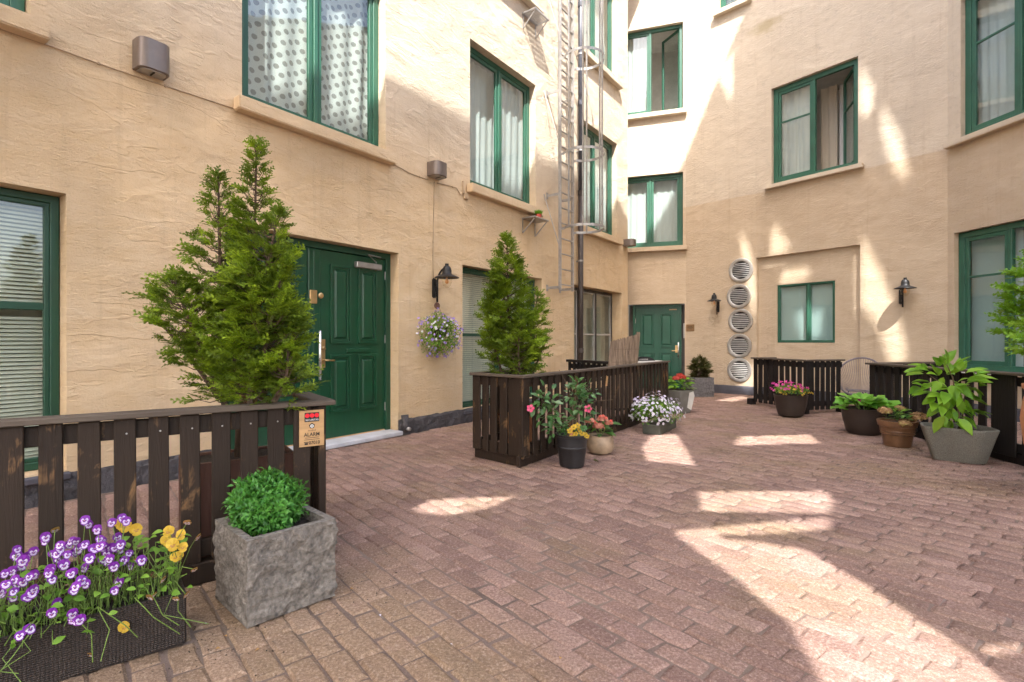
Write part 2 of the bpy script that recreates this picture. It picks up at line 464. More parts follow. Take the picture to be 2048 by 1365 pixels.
mat_leaf('petal_white', (0.70, 0.62, 0.74), (0.84, 0.82, 0.84), None, 0.25, 0.6)
mat_leaf('petal_yellow', (0.60, 0.36, 0.02), (0.72, 0.50, 0.07), None, 0.3, 0.6)
mat_leaf('petal_wilted', (0.42, 0.20, 0.06), (0.55, 0.30, 0.12), None, 0.3, 0.7)
mat_leaf('petal_pink', (0.72, 0.05, 0.16), (0.85, 0.16, 0.30), None, 0.3, 0.6)
mat_leaf('petal_magenta', (0.55, 0.02, 0.22), (0.75, 0.08, 0.38), None, 0.25, 0.6)
mat_leaf('petal_red', (0.50, 0.03, 0.03), (0.72, 0.14, 0.10), None, 0.2, 0.6)
mat_leaf('petal_faded', (0.34, 0.10, 0.06), (0.60, 0.22, 0.16), (0.68, 0.42, 0.30), 0.2, 0.7, 20)
mat_leaf('petal_brown', (0.26, 0.13, 0.06), (0.46, 0.27, 0.14), (0.48, 0.44, 0.12), 0.2, 0.8, 8)

# ------------------------------------------------------------------ meshes and objects
class MB:
    """collects faces; build() links them as one mesh object"""
    def __init__(self):
        self.v = []; self.f = []; self.mi = []; self.uv = None
    def add(self, vs, fs, mi=0):
        o = len(self.v)
        self.v += [tuple(p) for p in vs]
        self.f += [tuple(i + o for i in f) for f in fs]
        self.mi += [mi] * len(fs)
        return self
    def box(self, x0, x1, y0, y1, z0, z1, mi=0, M=None):
        vs = [Vector((x, y, z)) for z in (z0, z1) for y in (y0, y1) for x in (x0, x1)]
        if M is not None: vs = [M @ p for p in vs]
        return self.add(vs, [(0, 2, 3, 1), (4, 5, 7, 6), (0, 1, 5, 4), (2, 6, 7, 3), (0, 4, 6, 2), (1, 3, 7, 5)], mi)
    def ring(self, x0, x1, z0, z1, w, y0, y1, wb=None, mi=0):
        wb = w if wb is None else wb
        vs = []
        for y in (y0, y1):
            vs += [(x0, y, z0), (x1, y, z0), (x1, y, z1), (x0, y, z1)]
            vs += [(x0 + w, y, z0 + wb), (x1 - w, y, z0 + wb), (x1 - w, y, z1 - w), (x0 + w, y, z1 - w)]
        fs = []
        for i in range(4):
            j = (i + 1) % 4
            fs.append((i, j, 4 + j, 4 + i))
            fs.append((8 + j, 8 + i, 12 + i, 12 + j))
            fs.append((j, i, 8 + i, 8 + j))
            fs.append((4 + i, 4 + j, 12 + j, 12 + i))
        return self.add(vs, fs, mi)
    def tube(self, pts, r, n=6, cap=True, mi=0, closed=False):
        pts = [Vector(p) for p in pts]
        rs = r if isinstance(r, (list, tuple)) else [r] * len(pts)
        up = None; rings = []
        N = len(pts)
        for i, p in enumerate(pts):
            if closed: d = pts[(i + 1) % N] - pts[i - 1]
            else: d = pts[min(i + 1, N - 1)] - pts[max(i - 1, 0)]
            d.normalize()
            if up is None:
                up = d.orthogonal().normalized()
            else:
                up = (up - d * up.dot(d))
                if up.length < 1e-6: up = d.orthogonal()
                up.normalize()
            b = d.cross(up)
            rings.append([p + (up * math.cos(2 * math.pi * k / n) + b * math.sin(2 * math.pi * k / n)) * rs[i] for k in range(n)])
        vs = [q for rg in rings for q in rg]
        fs = []
        for i in range(N if closed else N - 1):
            a = i * n; c = ((i + 1) % N) * n
            for k in range(n):
                fs.append((a + k, a + (k + 1) % n, c + (k + 1) % n, c + k))
        if cap and not closed:
            fs.append(tuple(range(n - 1, -1, -1))); fs.append(tuple(range((N - 1) * n, N * n)))
        return self.add(vs, fs, mi)
    def lathe(self, prof, n=24, c=(0, 0, 0), mi=0, sx=1.0, sy=1.0, M=None):
        vs = []; fs = []
        for (r, z) in prof:
            for k in range(n):
                a = 2 * math.pi * k / n
                p = Vector((c[0] + r * sx * math.cos(a), c[1] + r * sy * math.sin(a), c[2] + z))
                vs.append(M @ p if M is not None else p)
        for i in range(len(prof) - 1):
            for k in range(n):
                fs.append((i * n + k, i * n + (k + 1) % n, (i + 1) * n + (k + 1) % n, (i + 1) * n + k))
        fs.append(tuple(range(n - 1, -1, -1)))
        m = len(prof) - 1
        fs.append(tuple(range(m * n, m * n + n)))
        return self.add(vs, fs, mi)
    def prism(self, poly, z0, z1, mi=0, M=None):
        n = len(poly)
        vs = [Vector((p[0], p[1], z0)) for p in poly] + [Vector((p[0], p[1], z1)) for p in poly]
        if M is not None: vs = [M @ p for p in vs]
        fs = [tuple(range(n - 1, -1, -1)), tuple(range(n, 2 * n))]
        fs += [(i, (i + 1) % n, n + (i + 1) % n, n + i) for i in range(n)]
        return self.add(vs, fs, mi)
    def mesh(self, name, smooth=False, bevel=0.0, seg=1):
        me = bpy.data.meshes.new(name)
        me.from_pydata(self.v, [], self.f)
        if bevel:
            bm = bmesh.new(); bm.from_mesh(me)
            bm.normal_update()
            es = [e for e in bm.edges if len(e.link_faces) == 2 and e.calc_face_angle(0) > 0.5]
            bmesh.ops.bevel(bm, geom=es, offset=bevel, segments=seg, affect='EDGES', clamp_overlap=True)
            bm.to_mesh(me); bm.free()
        elif any(self.mi):
            me.polygons.foreach_set('material_index', self.mi)
        if smooth:
            me.polygons.foreach_set('use_smooth', [True] * len(me.polygons))
        me.update()
        return me
    def build(self, name, mat, parent=None, smooth=False, bevel=0.0, seg=1, M=None):
        return link(name, self.mesh(name, smooth, bevel, seg), mat, parent, M)

def link(name, me, mat, parent=None, M=None):
    if mat is not None and not me.materials:
        for m in (mat if isinstance(mat, (list, tuple)) else [mat]):
            me.materials.append(MATS[m])
    o = bpy.data.objects.new(name, me)
    COL.objects.link(o)
    if parent is not None: o.parent = parent
    if M is not None: o.matrix_local = M
    return o

def smooth_by_angle(o, deg=35):
    me = o.data
    me.polygons.foreach_set('use_smooth', [True] * len(me.polygons))
    bm = bmesh.new(); bm.from_mesh(me); bm.normal_update()
    lim = math.radians(deg)
    for e in bm.edges:
        e.smooth = not (len(e.link_faces) == 2 and e.calc_face_angle(0) > lim)
    bm.to_mesh(me); bm.free()
    return o

def thing(name, label, cat, M=None, loc=None, rz=0.0, group=None):
    o = bpy.data.objects.new(name, None)
    o.empty_display_size = 0.1
    COL.objects.link(o)
    if M is None:
        M = Matrix.Translation(loc if loc is not None else (0, 0, 0)) @ Matrix.Rotation(rz, 4, 'Z')
    o.matrix_world = M
    o['label'] = label; o['category'] = cat
    if group: o['group'] = group
    return o

def np_mesh(name, V, Fc):
    """V (n,3), Fc (m,k): fast mesh from arrays"""
    me = bpy.data.meshes.new(name)
    n, (m, k) = len(V), Fc.shape
    me.vertices.add(n); me.vertices.foreach_set('co', V.astype(np.float32).ravel())
    me.loops.add(m * k); me.loops.foreach_set('vertex_index', Fc.astype(np.int32).ravel())
    me.polygons.add(m)
    me.polygons.foreach_set('loop_start', np.arange(0, m * k, k, dtype=np.int32))
    me.update(calc_edges=True)
    return me

def scatter(tv, tf, P, R, S):
    """copies of a template: positions P (n,3), rotations R (n,3,3), sizes S (n,) or (n,3)"""
    n = len(P); tv = np.asarray(tv, float); tf = np.asarray(tf, int)
    S = np.asarray(S, float)
    if S.ndim == 1: S = S[:, None].repeat(3, 1)
    loc = tv[None, :, :] * S[:, None, :]
    V = np.einsum('nij,nkj->nki', R, loc) + P[:, None, :]
    Fc = tf[None] + (np.arange(n) * len(tv))[:, None, None]
    return V.reshape(-1, 3), Fc.reshape(-1, tf.shape[1])

def basis(d, up_hint, roll=None):
    """rotation matrices whose x axis is d and whose z axis leans to up_hint"""
    d = d / np.linalg.norm(d, axis=1, keepdims=True)
    z = up_hint - d * (up_hint * d).sum(1, keepdims=True)
    z = z / np.maximum(np.linalg.norm(z, axis=1, keepdims=True), 1e-6)
    y = np.cross(z, d)
    if roll is not None:
        c, s = np.cos(roll)[:, None], np.sin(roll)[:, None]
        y, z = y * c + z * s, z * c - y * s
    return np.stack([d, y, z], axis=2)

def basis1(d, up, roll=0.0):
    R = basis(np.array([d], float), np.array([up], float), np.array([roll]))[0]
    return Matrix([list(r) for r in R]).to_4x4()

# ------------------------------------------------------------------ ground and pavers
gm = MB()
# one sheet: a fine uneven middle (joints more or less filled with sand) and a plain rim out to the horizon
GX, GY, GS = (-5.0, 9.4), (0.6, 14.6), 0.12
nx, ny = int((GX[1] - GX[0]) / GS), int((GY[1] - GY[0]) / GS)
gv = []
for j in range(ny + 1):
    for i in range(nx + 1):
        x, y = GX[0] + i * GS, GY[0] + j * GS
        e = 0.0 if i in (0, nx) or j in (0, ny) else 1.0
        gv.append((x, y, -0.0115 + e * (0.0060 * mnoise.fractal(Vector((x * 1.3, y * 1.3, 4)), 1.0, 2.0, 3) + 0.003 * mnoise.noise(Vector((x * 6, y * 6, 1))))))
gm.add(gv, [(j * (nx + 1) + i, j * (nx + 1) + i + 1, (j + 1) * (nx + 1) + i + 1, (j + 1) * (nx + 1) + i) for j in range(ny) for i in range(nx)])
X0, X1, Y0, Y1, z0 = GX[0], GX[0] + nx * GS, GY[0], GY[0] + ny * GS, -0.0115
for (a, b, c, d) in ((-60, 60, -40, Y0), (-60, 60, Y1, 70), (-60, X0, Y0, Y1), (X1, 60, Y0, Y1)):
    gm.add([(a, c, z0), (b, c, z0), (b, d, z0), (a, d, z0)], [(0, 1, 2, 3)])
ground_o = gm.build('ground', 'joint_sand')
ground_o['kind'] = 'structure'
ground_o['label'] = 'courtyard ground of pinkish brown pavers laid in rows with sandy joints'

def paver_template(rr):
    """one worn concrete block, top at z=0: 10 rim points, chamfer, sunken skirt"""
    L, Wd = 0.2255, 0.1115
    hx, hy = L / 2 + 0.0005, Wd / 2 + 0.0005
    base = [(-hx, -hy), (-hx * .33, -hy), (hx * .33, -hy), (hx, -hy), (hx, 0), (hx, hy), (hx * .33, hy), (-hx * .33, hy), (-hx, hy), (-hx, 0)]
    rim = [(x + rr.uniform(-.0035, .0035), y + rr.uniform(-.0035, .0035)) for x, y in base]
    # rounded, chipped corners
    for k in (0, 3, 5, 8):
        c = rr.uniform(0.955, 1.0)
        rim[k] = (rim[k][0] * c, rim[k][1] * c)
    top = [(x * (1 - rr.uniform(.010, .022) / hx), y * (1 - rr.uniform(.009, .020) / hy), rr.uniform(-.0026, .0008)) for x, y in rim]
    vs = [(x, y, -0.03) for x, y in rim] + [(x, y, -0.0110 + rr.uniform(-.003, .0025)) for x, y in rim] + top + [(-hx * .4, 0, rr.uniform(-.001, .0015)), (hx * .4, 0, rr.uniform(-.001, .0015))]
    fs = []
    for lv in (0, 10):
        for k in range(10):
            a, b = lv + k, lv + (k + 1) % 10
            fs += [(a, b, b + 10), (a, b + 10, a + 10)]
    t0 = 20; A, B = 30, 31
    fs += [(t0 + 0, t0 + 1, A), (t0 + 1, t0 + 2, B), (t0 + 1, B, A), (t0 + 2, t0 + 3, B), (t0 + 3, t0 + 4, B), (t0 + 4, t0 + 5, B), (t0 + 5, t0 + 6, B),
           (t0 + 6, t0 + 7, A), (t0 + 6, A, B), (t0 + 7, t0 + 8, A), (t0 + 8, t0 + 9, A), (t0 + 9, t0 + 0, A)]
    return vs, fs

rr = random.Random(3)
PT = [paver_template(rr) for _ in range(10)]
PME = []
for vs_, fs_ in PT:
    me = bpy.data.meshes.new('paver'); me.from_pydata(vs_, [], fs_); me.materials.append(MATS['paver_stone'])
    PME.append(me)
ru = Vector((0.640, -0.768)); rv = Vector((0.768, 0.640))
row_ang = math.atan2(ru.y, ru.x)
def in_court(p):
    d = p - LW.o
    if d.dot(LW.n) > -0.02: return False
    for fr in (WA, WB0, WB, WC):
        if (p - fr.o).dot(fr.n) > 0.0: return False
    return True
spots = []
PIT_U, PIT_V = 0.2295, 0.1150
for j in range(-45, 130):
    off = (0.5 if j % 2 else 0.0) * PIT_U + rr.uniform(-.05, .05)
    vv = j * PIT_V
    skew = rr.uniform(-.003, .003)
    for i in range(-85, 50):
        u = i * PIT_U + off + rr.uniform(-.004, .004)
        v = vv + skew * u * .4 + 0.012 * math.sin(u * .9 + j * .13) + rr.uniform(-.0035, .0035)
        p = ru * u + rv * v
        if p.y < 0.9 or abs(p.x) > 1.12 * p.y + 0.9: continue
        if not in_court(p): continue
        spots.append((p, row_ang + rr.uniform(-.016, .016), rr.uniform(-.0045, .0025), rr.uniform(-.013, .013), rr.uniform(-.009, .009), rr.randrange(10)))
def on_screen(p):
    x = CX + F * p.x / p.y; y = CY + F * EYE / p.y
    return -60 < x < 2108 and y < 1420
vis = sorted([s for s in spots if on_screen(s[0])], key=lambda s: s[0].length)
near = vis[:300]
near_ids = set(id(s) for s in near)
for s in near:
    p, a, dz, tx, ty, k = s
    o = bpy.data.objects.new('paver', PME[k]); COL.objects.link(o)
    o.parent = ground_o
    o.location = (p.x, p.y, dz); o.rotation_euler = (tx, ty, a + (math.pi if rr.random() < .5 else 0))
rest = [s for s in spots if id(s) not in near_ids]
VV, FF, base = [], [], 0
for k in range(10):
    sub = [s for s in rest if s[5] == k]
    P = np.array([(s[0].x, s[0].y, s[2]) for s in sub])
    R = np.array([np.array(Matrix.Rotation(s[1], 3, 'Z') @ Matrix.Rotation(s[4], 3, 'Y') @ Matrix.Rotation(s[3], 3, 'X')) for s in sub])
    v, f = scatter(PT[k][0], PT[k][1], P, R, np.ones(len(sub)))
    VV.append(v); FF.append(f + base); base += len(v)
pv = link('far_pavers', np_mesh('far_pavers', np.concatenate(VV), np.concatenate(FF)), 'paver_stone', ground_o)
pv['kind'] = 'stuff'

# ------------------------------------------------------------------ buildings: walls
left_b = thing('courtyard_building', 'long ochre plastered building on the left with large green windows and double door', 'building', LW.M)
back_b = thing('courtyard_building', 'pale plastered building at the back and right with curved wall and vents', 'building', Matrix.Identity(4))

def wall_panel(name, parent, M, s0, s1, z0, z1, ops, mat, thick=0.3):
    """flat wall with rectangular openings (a, b, c, d, depth) and their reveals"""
    xs = sorted(set([s0, s1] + [round(v, 5) for o in ops for v in o[:2] if s0 < v < s1]))
    zs = sorted(set([z0, z1] + [round(v, 5) for o in ops for v in o[2:4] if z0 < v < z1]))
    mb = MB()
    for i in range(len(xs) - 1):
        for j in range(len(zs) - 1):
            cx, cz = (xs[i] + xs[i + 1]) / 2, (zs[j] + zs[j + 1]) / 2
            if any(o[0] < cx < o[1] and o[2] < cz < o[3] for o in ops): continue
            mb.add([(xs[i], 0, zs[j]), (xs[i + 1], 0, zs[j]), (xs[i + 1], 0, zs[j + 1]), (xs[i], 0, zs[j + 1])], [(0, 1, 2, 3)])
    for a, b, c, d, dep in ops:
        mb.add([(a, 0, c), (a, dep, c), (a, dep, d), (a, 0, d)], [(0, 1, 2, 3)])
        mb.add([(b, 0, c), (b, 0, d), (b, dep, d), (b, dep, c)], [(0, 1, 2, 3)])
        mb.add([(a, 0, d), (a, dep, d), (b, dep, d), (b, 0, d)], [(0, 1, 2, 3)])
        if c > z0 + 1e-4: mb.add([(a, 0, c), (b, 0, c), (b, dep, c), (a, dep, c)], [(0, 1, 2, 3)])
    return mb.build(name, mat, parent, M=M)

def curtain_mesh(x0, x1, z0, z1, y, amp, waves, dot=0.0, seed=0):
    rr = random.Random(seed)
    n = max(8, int(waves * 8)); me = bpy.data.meshes.new('curtain')
    ph = rr.uniform(0, 6)
    xs = [x0 + (x1 - x0) * i / n for i in range(n + 1)]
    zs = [z0 + (z1 - z0) * j / 6 for j in range(7)]
    vs = []
    for zz in zs:
        for i, x in enumerate(xs):
            u = i / n
            vs.append((x, y + amp * math.sin(u * waves * 2 * math.pi + ph + 0.5 * math.sin(zz * 2)) * (0.7 + 0.3 * math.sin(u * 17 + zz)), zz))
    fs = [(j * (n + 1) + i, j * (n + 1) + i + 1, (j + 1) * (n + 1) + i + 1, (j + 1) * (n + 1) + i) for j in range(6) for i in range(n)]
    me.from_pydata(vs, [], fs)
    if dot:
        uvl = me.uv_layers.new(name='UVMap')
        for lp in me.loops:
            x, _, z = me.vertices[lp.vertex_index].co
            # staggered grid in units of the dot spacing
            uvl.data[lp.index].uv = ((x * 0.866 + z * 0.5) / dot, (z * 0.866 - x * 0.5) / dot)
    me.polygons.foreach_set('use_smooth', [True] * len(me.polygons))
    return me

def window(parent, M, x0, x1, z0, z1, dep, cols, mat='green_window', fw=0.07, sash_w=0.05, sill=0.0, sill_mat='plaster_left',
           cover=None, room='room_dark', sash_mat=None, seed=0, sill_over=0.09, wob=0.0, label=None, cdist=0.12):
    """cols: list of dicts (w fraction, transom fraction or None, open angle in rad, side). The frame is the part; sashes, panes, sill are sub-parts"""
    sash_mat = sash_mat or mat
    fy0, fy1 = dep, dep + 0.075
    fr = MB().ring(x0 + .004, x1 - .004, z0 + .004, z1 - .004, fw, fy0, fy1)
    ix0, ix1, iz0, iz1 = x0 + fw, x1 - fw, z0 + fw, z1 - fw
    tot = sum(c['w'] for c in cols); xx = ix0; mull = 0.055
    spans = []
    span_w = (ix1 - ix0) - mull * (len(cols) - 1)
    for k, c in enumerate(cols):
        w = span_w * c['w'] / tot
        spans.append((xx, xx + w)); xx += w
        if k < len(cols) - 1:
            fr.box(xx, xx + mull, fy0 - .004, fy1 - .003, iz0 - .002, iz1 + .002); xx += mull
    win = fr.build('window', mat, parent, M=M, bevel=0.006)
    if label: win['label'] = label
    for (a, b), c in zip(spans, cols):
        if c.get('none'): continue
        g = 0.003
        w = b - a - 2 * g; h = iz1 - iz0 - 2 * g
        ang = c.get('open', 0.0); side = c.get('side', 'r')
        # local sash: hinge at x=0, extends +x (left hinge) or -x (right hinge)
        lo, hi = (0, w) if side == 'l' else (-w, 0)
        sb = MB().ring(lo, hi, 0, h, sash_w, 0, 0.045)
        rows = [(sash_w, h - sash_w)]
        tr = c.get('transom')
        bar = c.get('bar', 0.035)
        if tr:
            zt = sash_w + (h - 2 * sash_w) * tr
            sb.box(lo + sash_w - .002, hi - sash_w + .002, 0.004, 0.041, zt - bar / 2, zt + bar / 2)
            rows = [(sash_w, zt - bar / 2), (zt + bar / 2, h - sash_w)]
        hx = a + g if side == 'l' else b - g
        Ms = Matrix.Translation((hx, fy0 + 0.016, iz0 + g)) @ Matrix.Rotation(ang if side == 'l' else -ang, 4, 'Z')
        sash = sb.build('sash', c.get('mat', sash_mat), win, bevel=0.005, M=Ms)
        for r0, r1 in rows:
            pb = MB().box(lo + sash_w - .004, hi - sash_w + .004, 0.020, 0.026, r0 - .004, r1 + .004)
            pb.build('pane', 'glass', win, M=Ms)
    if sill:
        sm = MB()
        pr = [(-0.125, z0 - sill), (-0.125, z0 - 0.035), (0.0, z0 - 0.006), (dep + .004, z0 + 0.006), (dep + .004, z0 - sill)]
        n = len(pr); A, B = x0 - sill_over, x1 + sill_over
        # the sill runs across the wall face; the piece inside the reveal is narrower
        sm.box(A, B, -0.13, -0.0025, z0 - sill, z0 - 0.012)
        sm.add([(x0 + .003, -0.002, z0 - .03), (x1 - .003, -0.002, z0 - .03), (x1 - .003, dep, z0 - .03), (x0 + .003, dep, z0 - .03),
                (x0 + .003, -0.002, z0 - .010), (x1 - .003, -0.002, z0 - .010), (x1 - .003, dep, z0 + .010), (x0 + .003, dep, z0 + .010)],
               [(0, 3, 2, 1), (4, 5, 6, 7), (0, 1, 5, 4), (1, 2, 6, 5), (2, 3, 7, 6), (3, 0, 4, 7)])
        s = sm.build('sill', sill_mat, win, bevel=0.012, seg=2)
    # the room behind
    rm = MB()
    X0, X1, Z0, Z1, Y0, Y1 = x0 - .25, x1 + .25, z0 - .1, z1 + .15, dep + 0.08, dep + 1.5
    c8 = [(X0, Y0, Z0), (X1, Y0, Z0), (X1, Y0, Z1), (X0, Y0, Z1), (X0, Y1, Z0), (X1, Y1, Z0), (X1, Y1, Z1), (X0, Y1, Z1)]
    rm.add(c8, [(4, 5, 6, 7), (0, 4, 7, 3), (1, 2, 6, 5), (3, 7, 6, 2), (0, 1, 5, 4)])
    rm.build('room', room, win)
    y = dep + 0.075 + cdist
    for k, cv in enumerate(cover or []):
        kind = cv['kind']
        a = ix0 + (ix1 - ix0) * cv.get('x0', 0.0) - (0.03 if cv.get('x0', 0.0) == 0 else 0)
        b = ix0 + (ix1 - ix0) * cv.get('x1', 1.0) + (0.03 if cv.get('x1', 1.0) == 1 else 0)
        c = iz0 + (iz1 - iz0) * cv.get('z0', 0.0) - (0.03 if cv.get('z0', 0.0) == 0 else 0)
        d = iz0 + (iz1 - iz0) * cv.get('z1', 1.0) + (0.03 if cv.get('z1', 1.0) == 1 else 0)
        if kind == 'blind':
            bl = MB(); zz = c + 0.02; pit = cv.get('pitch', 0.032)
            while zz < d:
                bl.add([(a, y - .058, zz - .010), (b, y - .058, zz - .010), (b, y - .032, zz + .0135), (a, y - .032, zz + .0135)], [(0, 1, 2, 3)])
                zz += pit
            q = bl.build('blind', 'blind_slat', win); q['kind'] = 'stuff'
            for fx in cv.get('cords', (0.25, 0.75)):
                xx = a + (b - a) * fx
                MB().tube([(xx, y - .064, c + .02), (xx, y - .064, d)], 0.0025, 4).build('cord', 'plastic_white', win)
        else:
            me = curtain_mesh(a, b, c, d, y + cv.get('dy', 0), cv.get('amp', .02), cv.get('waves', 9) * (b - a), cv.get('dot', 0.0), seed + k)
            link('curtain', me, kind, win)
    return win

# ---- left wall openings, measured on the wall plane
HEAD = 2.425
g1b = LW.s(133); g1 = (g1b - 1.85, g1b, 0.225, HEAD)
dr = (LW.s(450), LW.s(797), 0.0, HEAD)
g3 = (LW.s(925), LW.s(1084), 0.19, HEAD)
g4 = (LW.s(1148), LW.s(1243.5), 0.30, HEAD)
SZ = 3.70; TZ = 5.985; SZ2 = 7.46; TZ2 = 9.75
f1b = LW.s(61)
f2 = (LW.s(484), LW.s(771)); f3 = (LW.s(940), LW.s(1071)); f4 = (LW.s(1158.5), LW.s(1234))
ups = [(f1b - 1.87, f1b), f2, f3, f4]
DEP = 0.16
ops = [(*g1, DEP + .04), (*dr, 0.26), (*g3, DEP + .04), (*g4, 0.30)]
for a, b in ups:
    ops.append((a, b, SZ, TZ, DEP)); ops.append((a, b, SZ2, TZ2, DEP))
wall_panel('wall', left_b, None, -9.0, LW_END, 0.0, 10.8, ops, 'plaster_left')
# return of the wall beyond its far corner
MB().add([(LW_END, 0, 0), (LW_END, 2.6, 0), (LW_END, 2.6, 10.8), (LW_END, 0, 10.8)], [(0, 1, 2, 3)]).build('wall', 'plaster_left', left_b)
# roof and eaves above the frame
rf = MB(); rf.box(-9.3, LW_END + .3, -0.35, 3.0, 10.803, 11.0); rf.build('roof', 'metal_bronze', left_b)
# plinth in rough blocks between the openings
def plinth_run(parent, M, s0, s1, h, mat, seed, proud=0.035, rough=0.012):
    rr = random.Random(seed); n = max(2, int((s1 - s0) / 0.09)); mb = MB()
    rows = [(0.0, -proud - .02), (h * .45, -proud - .012), (h * .88, -proud), (h, -proud * .45), (h + .012, 0.002)]
    vs = []
    for zz, yy in rows:
        for i in range(n + 1):
            e = 0 if i in (0, n) else 1
            vs.append((s0 + (s1 - s0) * i / n, yy + rr.uniform(-rough, rough), zz + (rr.uniform(-rough, rough) * .7 if zz > 0.01 else -.01)))
    fs = [(j * (n + 1) + i, j * (n + 1) + i + 1, (j + 1) * (n + 1) + i + 1, (j + 1) * (n + 1) + i) for j in range(len(rows) - 1) for i in range(n)]
    # end caps
    k = len(vs); vs += [(s0, 0.01, 0), (s0, 0.01, h), (s1, 0.01, 0), (s1, 0.01, h)]
    R = len(rows) - 1
    fs.append(tuple([k] + [j * (n + 1) for j in range(R + 1)][:R] + [k + 1])[::-1])
    fs.append(tuple([k + 2] + [j * (n + 1) + n for j in range(R + 1)][:R] + [k + 3]))
    mb.add(vs, fs)
    return mb.build('plinth', mat, parent, smooth=False, M=M)
plinth_run(left_b, None, -1.5, dr[0], 0.19, 'plinth', 1)
plinth_run(left_b, None, dr[1], LW_END - .001, 0.19, 'plinth', 2)

# ---- left wall windows
two = [dict(w=1, side='l'), dict(w=1, side='r')]
window(left_b, None, *g1, DEP, [dict(w=1, side='l', transom=0.60, bar=0.06), dict(w=1, side='r', transom=0.60, bar=0.06)], 'green_dark', fw=0.06, sash_w=0.035,
       cover=[dict(kind='blind', z1=0.555, pitch=.033), dict(kind='blind', z0=0.61, z1=1.0, pitch=.033)], room='room_pale', seed=1, label='ground floor window with lowered beige slatted blinds at left edge')
sl = MB(); sl.box(g1[0] - .02, g1[1] + .02, -0.06, -0.003, g1[2] - .07, g1[2] - .012); sl.build('sill', 'plinth_smooth', left_b, bevel=.01)
window(left_b, None, *g3, DEP, [dict(w=1, side='l', transom=0.52, bar=0.05), dict(w=1, side='r', transom=0.52, bar=0.05)], 'green_dark', fw=0.055, sash_w=0.035,
       cover=[dict(kind='blind', pitch=.033)], room='room_pale', seed=2, label='ground floor window with beige blinds behind the slatted planter')
sl = MB(); sl.box(g3[0] - .02, g3[1] + .02, -0.06, -0.003, g3[2] - .07, g3[2] - .012); sl.build('sill', 'plinth_smooth', left_b, bevel=.01)
window(left_b, None, *g4, 0.25, [dict(w=.7, side='l', transom=0.52, mat='grey_bar'), dict(w=1, side='l', transom=0.52, mat='grey_bar'), dict(w=1, side='r', transom=0.52, mat='grey_bar')],
       'brown_window', fw=0.06, sash_w=0.032, cover=[dict(kind='beige_cloth', amp=.03, waves=4)], room='room_pale', seed=3, label='dark framed window with pale glazing bars beside the drainpipe')
ucov = {0: [dict(kind='sheer_white')], 1: [dict(kind='dots_cloth', dot=0.105, amp=.028, waves=4)],
        2: [dict(kind='sheer_white', x0=.5, x1=1.0, waves=5), dict(kind='sheer_white', x0=0, x1=.6, waves=6, dy=.1)], 3: [dict(kind='sheer_white')]}
ulab = ['green window at the upper left corner of the photo', 'large green window with polka dot curtain', 'green window with sunlit right frame above the small shelf', 'green window behind the caged ladder']
for k, (a, b) in enumerate(ups):
    window(left_b, None, a, b, SZ, TZ, DEP - .03, [dict(w=1, side='l'), dict(w=1, side='r')], 'green_window', fw=0.085, sash_w=0.055, sill=0.15, cover=ucov[k], room='room_pale', seed=10 + k, label=ulab[k], cdist=.05)
    window(left_b, None, a, b, SZ2, TZ2, DEP - .03, [dict(w=1, side='l'), dict(w=1, side='r')], 'green_window', fw=0.085, sash_w=0.055, sill=0.15, cover=[dict(kind='sheer_white')], room='room_pale', seed=20 + k)

# ------------------------------------------------------------------ doors
def panel_relief(x0, x1, z0, z1, y):
    """moulded frame and raised field of one door panel, facing -y"""
    mb = MB()
    w = 0.028
    mb.ring(x0, x1, z0, z1, w, y - 0.026, y + 0.004)
    mb.ring(x0 + w + .004, x1 - w - .004, z0 + w + .004, z1 - w - .004, 0.022, y - .012, y + .004)
    ix0, ix1, iz0, iz1 = x0 + .062, x1 - .062, z0 + .062, z1 - .062
    b = 0.022
    vs = [(ix0, y, iz0), (ix1, y, iz0), (ix1, y, iz1), (ix0, y, iz1), (ix0 + b, y - .020, iz0 + b), (ix1 - b, y - .020, iz0 + b), (ix1 - b, y - .020, iz1 - b), (ix0 + b, y - .020, iz1 - b)]
    mb.add(vs, [(4, 5, 6, 7), (0, 1, 5, 4), (1, 2, 6, 5), (2, 3, 7, 6), (3, 0, 4, 7)])
    return mb

dx0, dx1 = dr[0], dr[1]
DY = 0.19
door = MB().ring(dx0 + .003, dx1 - .003, 0.03, HEAD - .003, 0.075, DY - .035, DY + .06, wb=0.002).build('door_frame', 'green_dark', left_b, bevel=.006)
door['label'] = 'dark green door frame of the double door'
lx1 = dx1 - .078; lx0 = LW.s(640, DY)                       # the visible leaf
ZB, ZT = 0.07, HEAD - 0.082
def leaf(parent, x0, x1, zb, zt, y, mat, M=None, lower=0.42, gap_z=0.10, third=False, nm='door'):
    d = MB().box(x0, x1, y, y + .05, zb, zt).build(nm, mat, parent, bevel=.004, M=M)
    st = 0.135 if x1 - x0 > .7 else 0.06
    mid = 0.11
    pw = (x1 - x0 - 2 * st - mid) / 2
    h = zt - zb
    for c in range(2):
        px0 = x0 + st + c * (pw + mid)
        for (u0, u1) in ((0.135, 0.445), (0.505, 0.93)):
            panel_relief(px0, px0 + pw, zb + h * u0, zb + h * u1, y - .0005).build('panel', mat, d, bevel=.002)
    return d
dl = leaf(left_b, lx0, lx1, ZB, ZT, DY, 'green_door')
dl2 = leaf(left_b, dx0 + .078, lx0 - .012 - .16, ZB, ZT, DY, 'green_door')
st = MB().box(lx0 - .165, lx0 - .006, DY - .012, DY + .05, ZB, ZT); st.ring(lx0 - .160, lx0 - .085, ZB + .02, ZT - .02, .012, DY - .02, DY - .010)
st.build('astragal', 'green_door', left_b, bevel=.004)
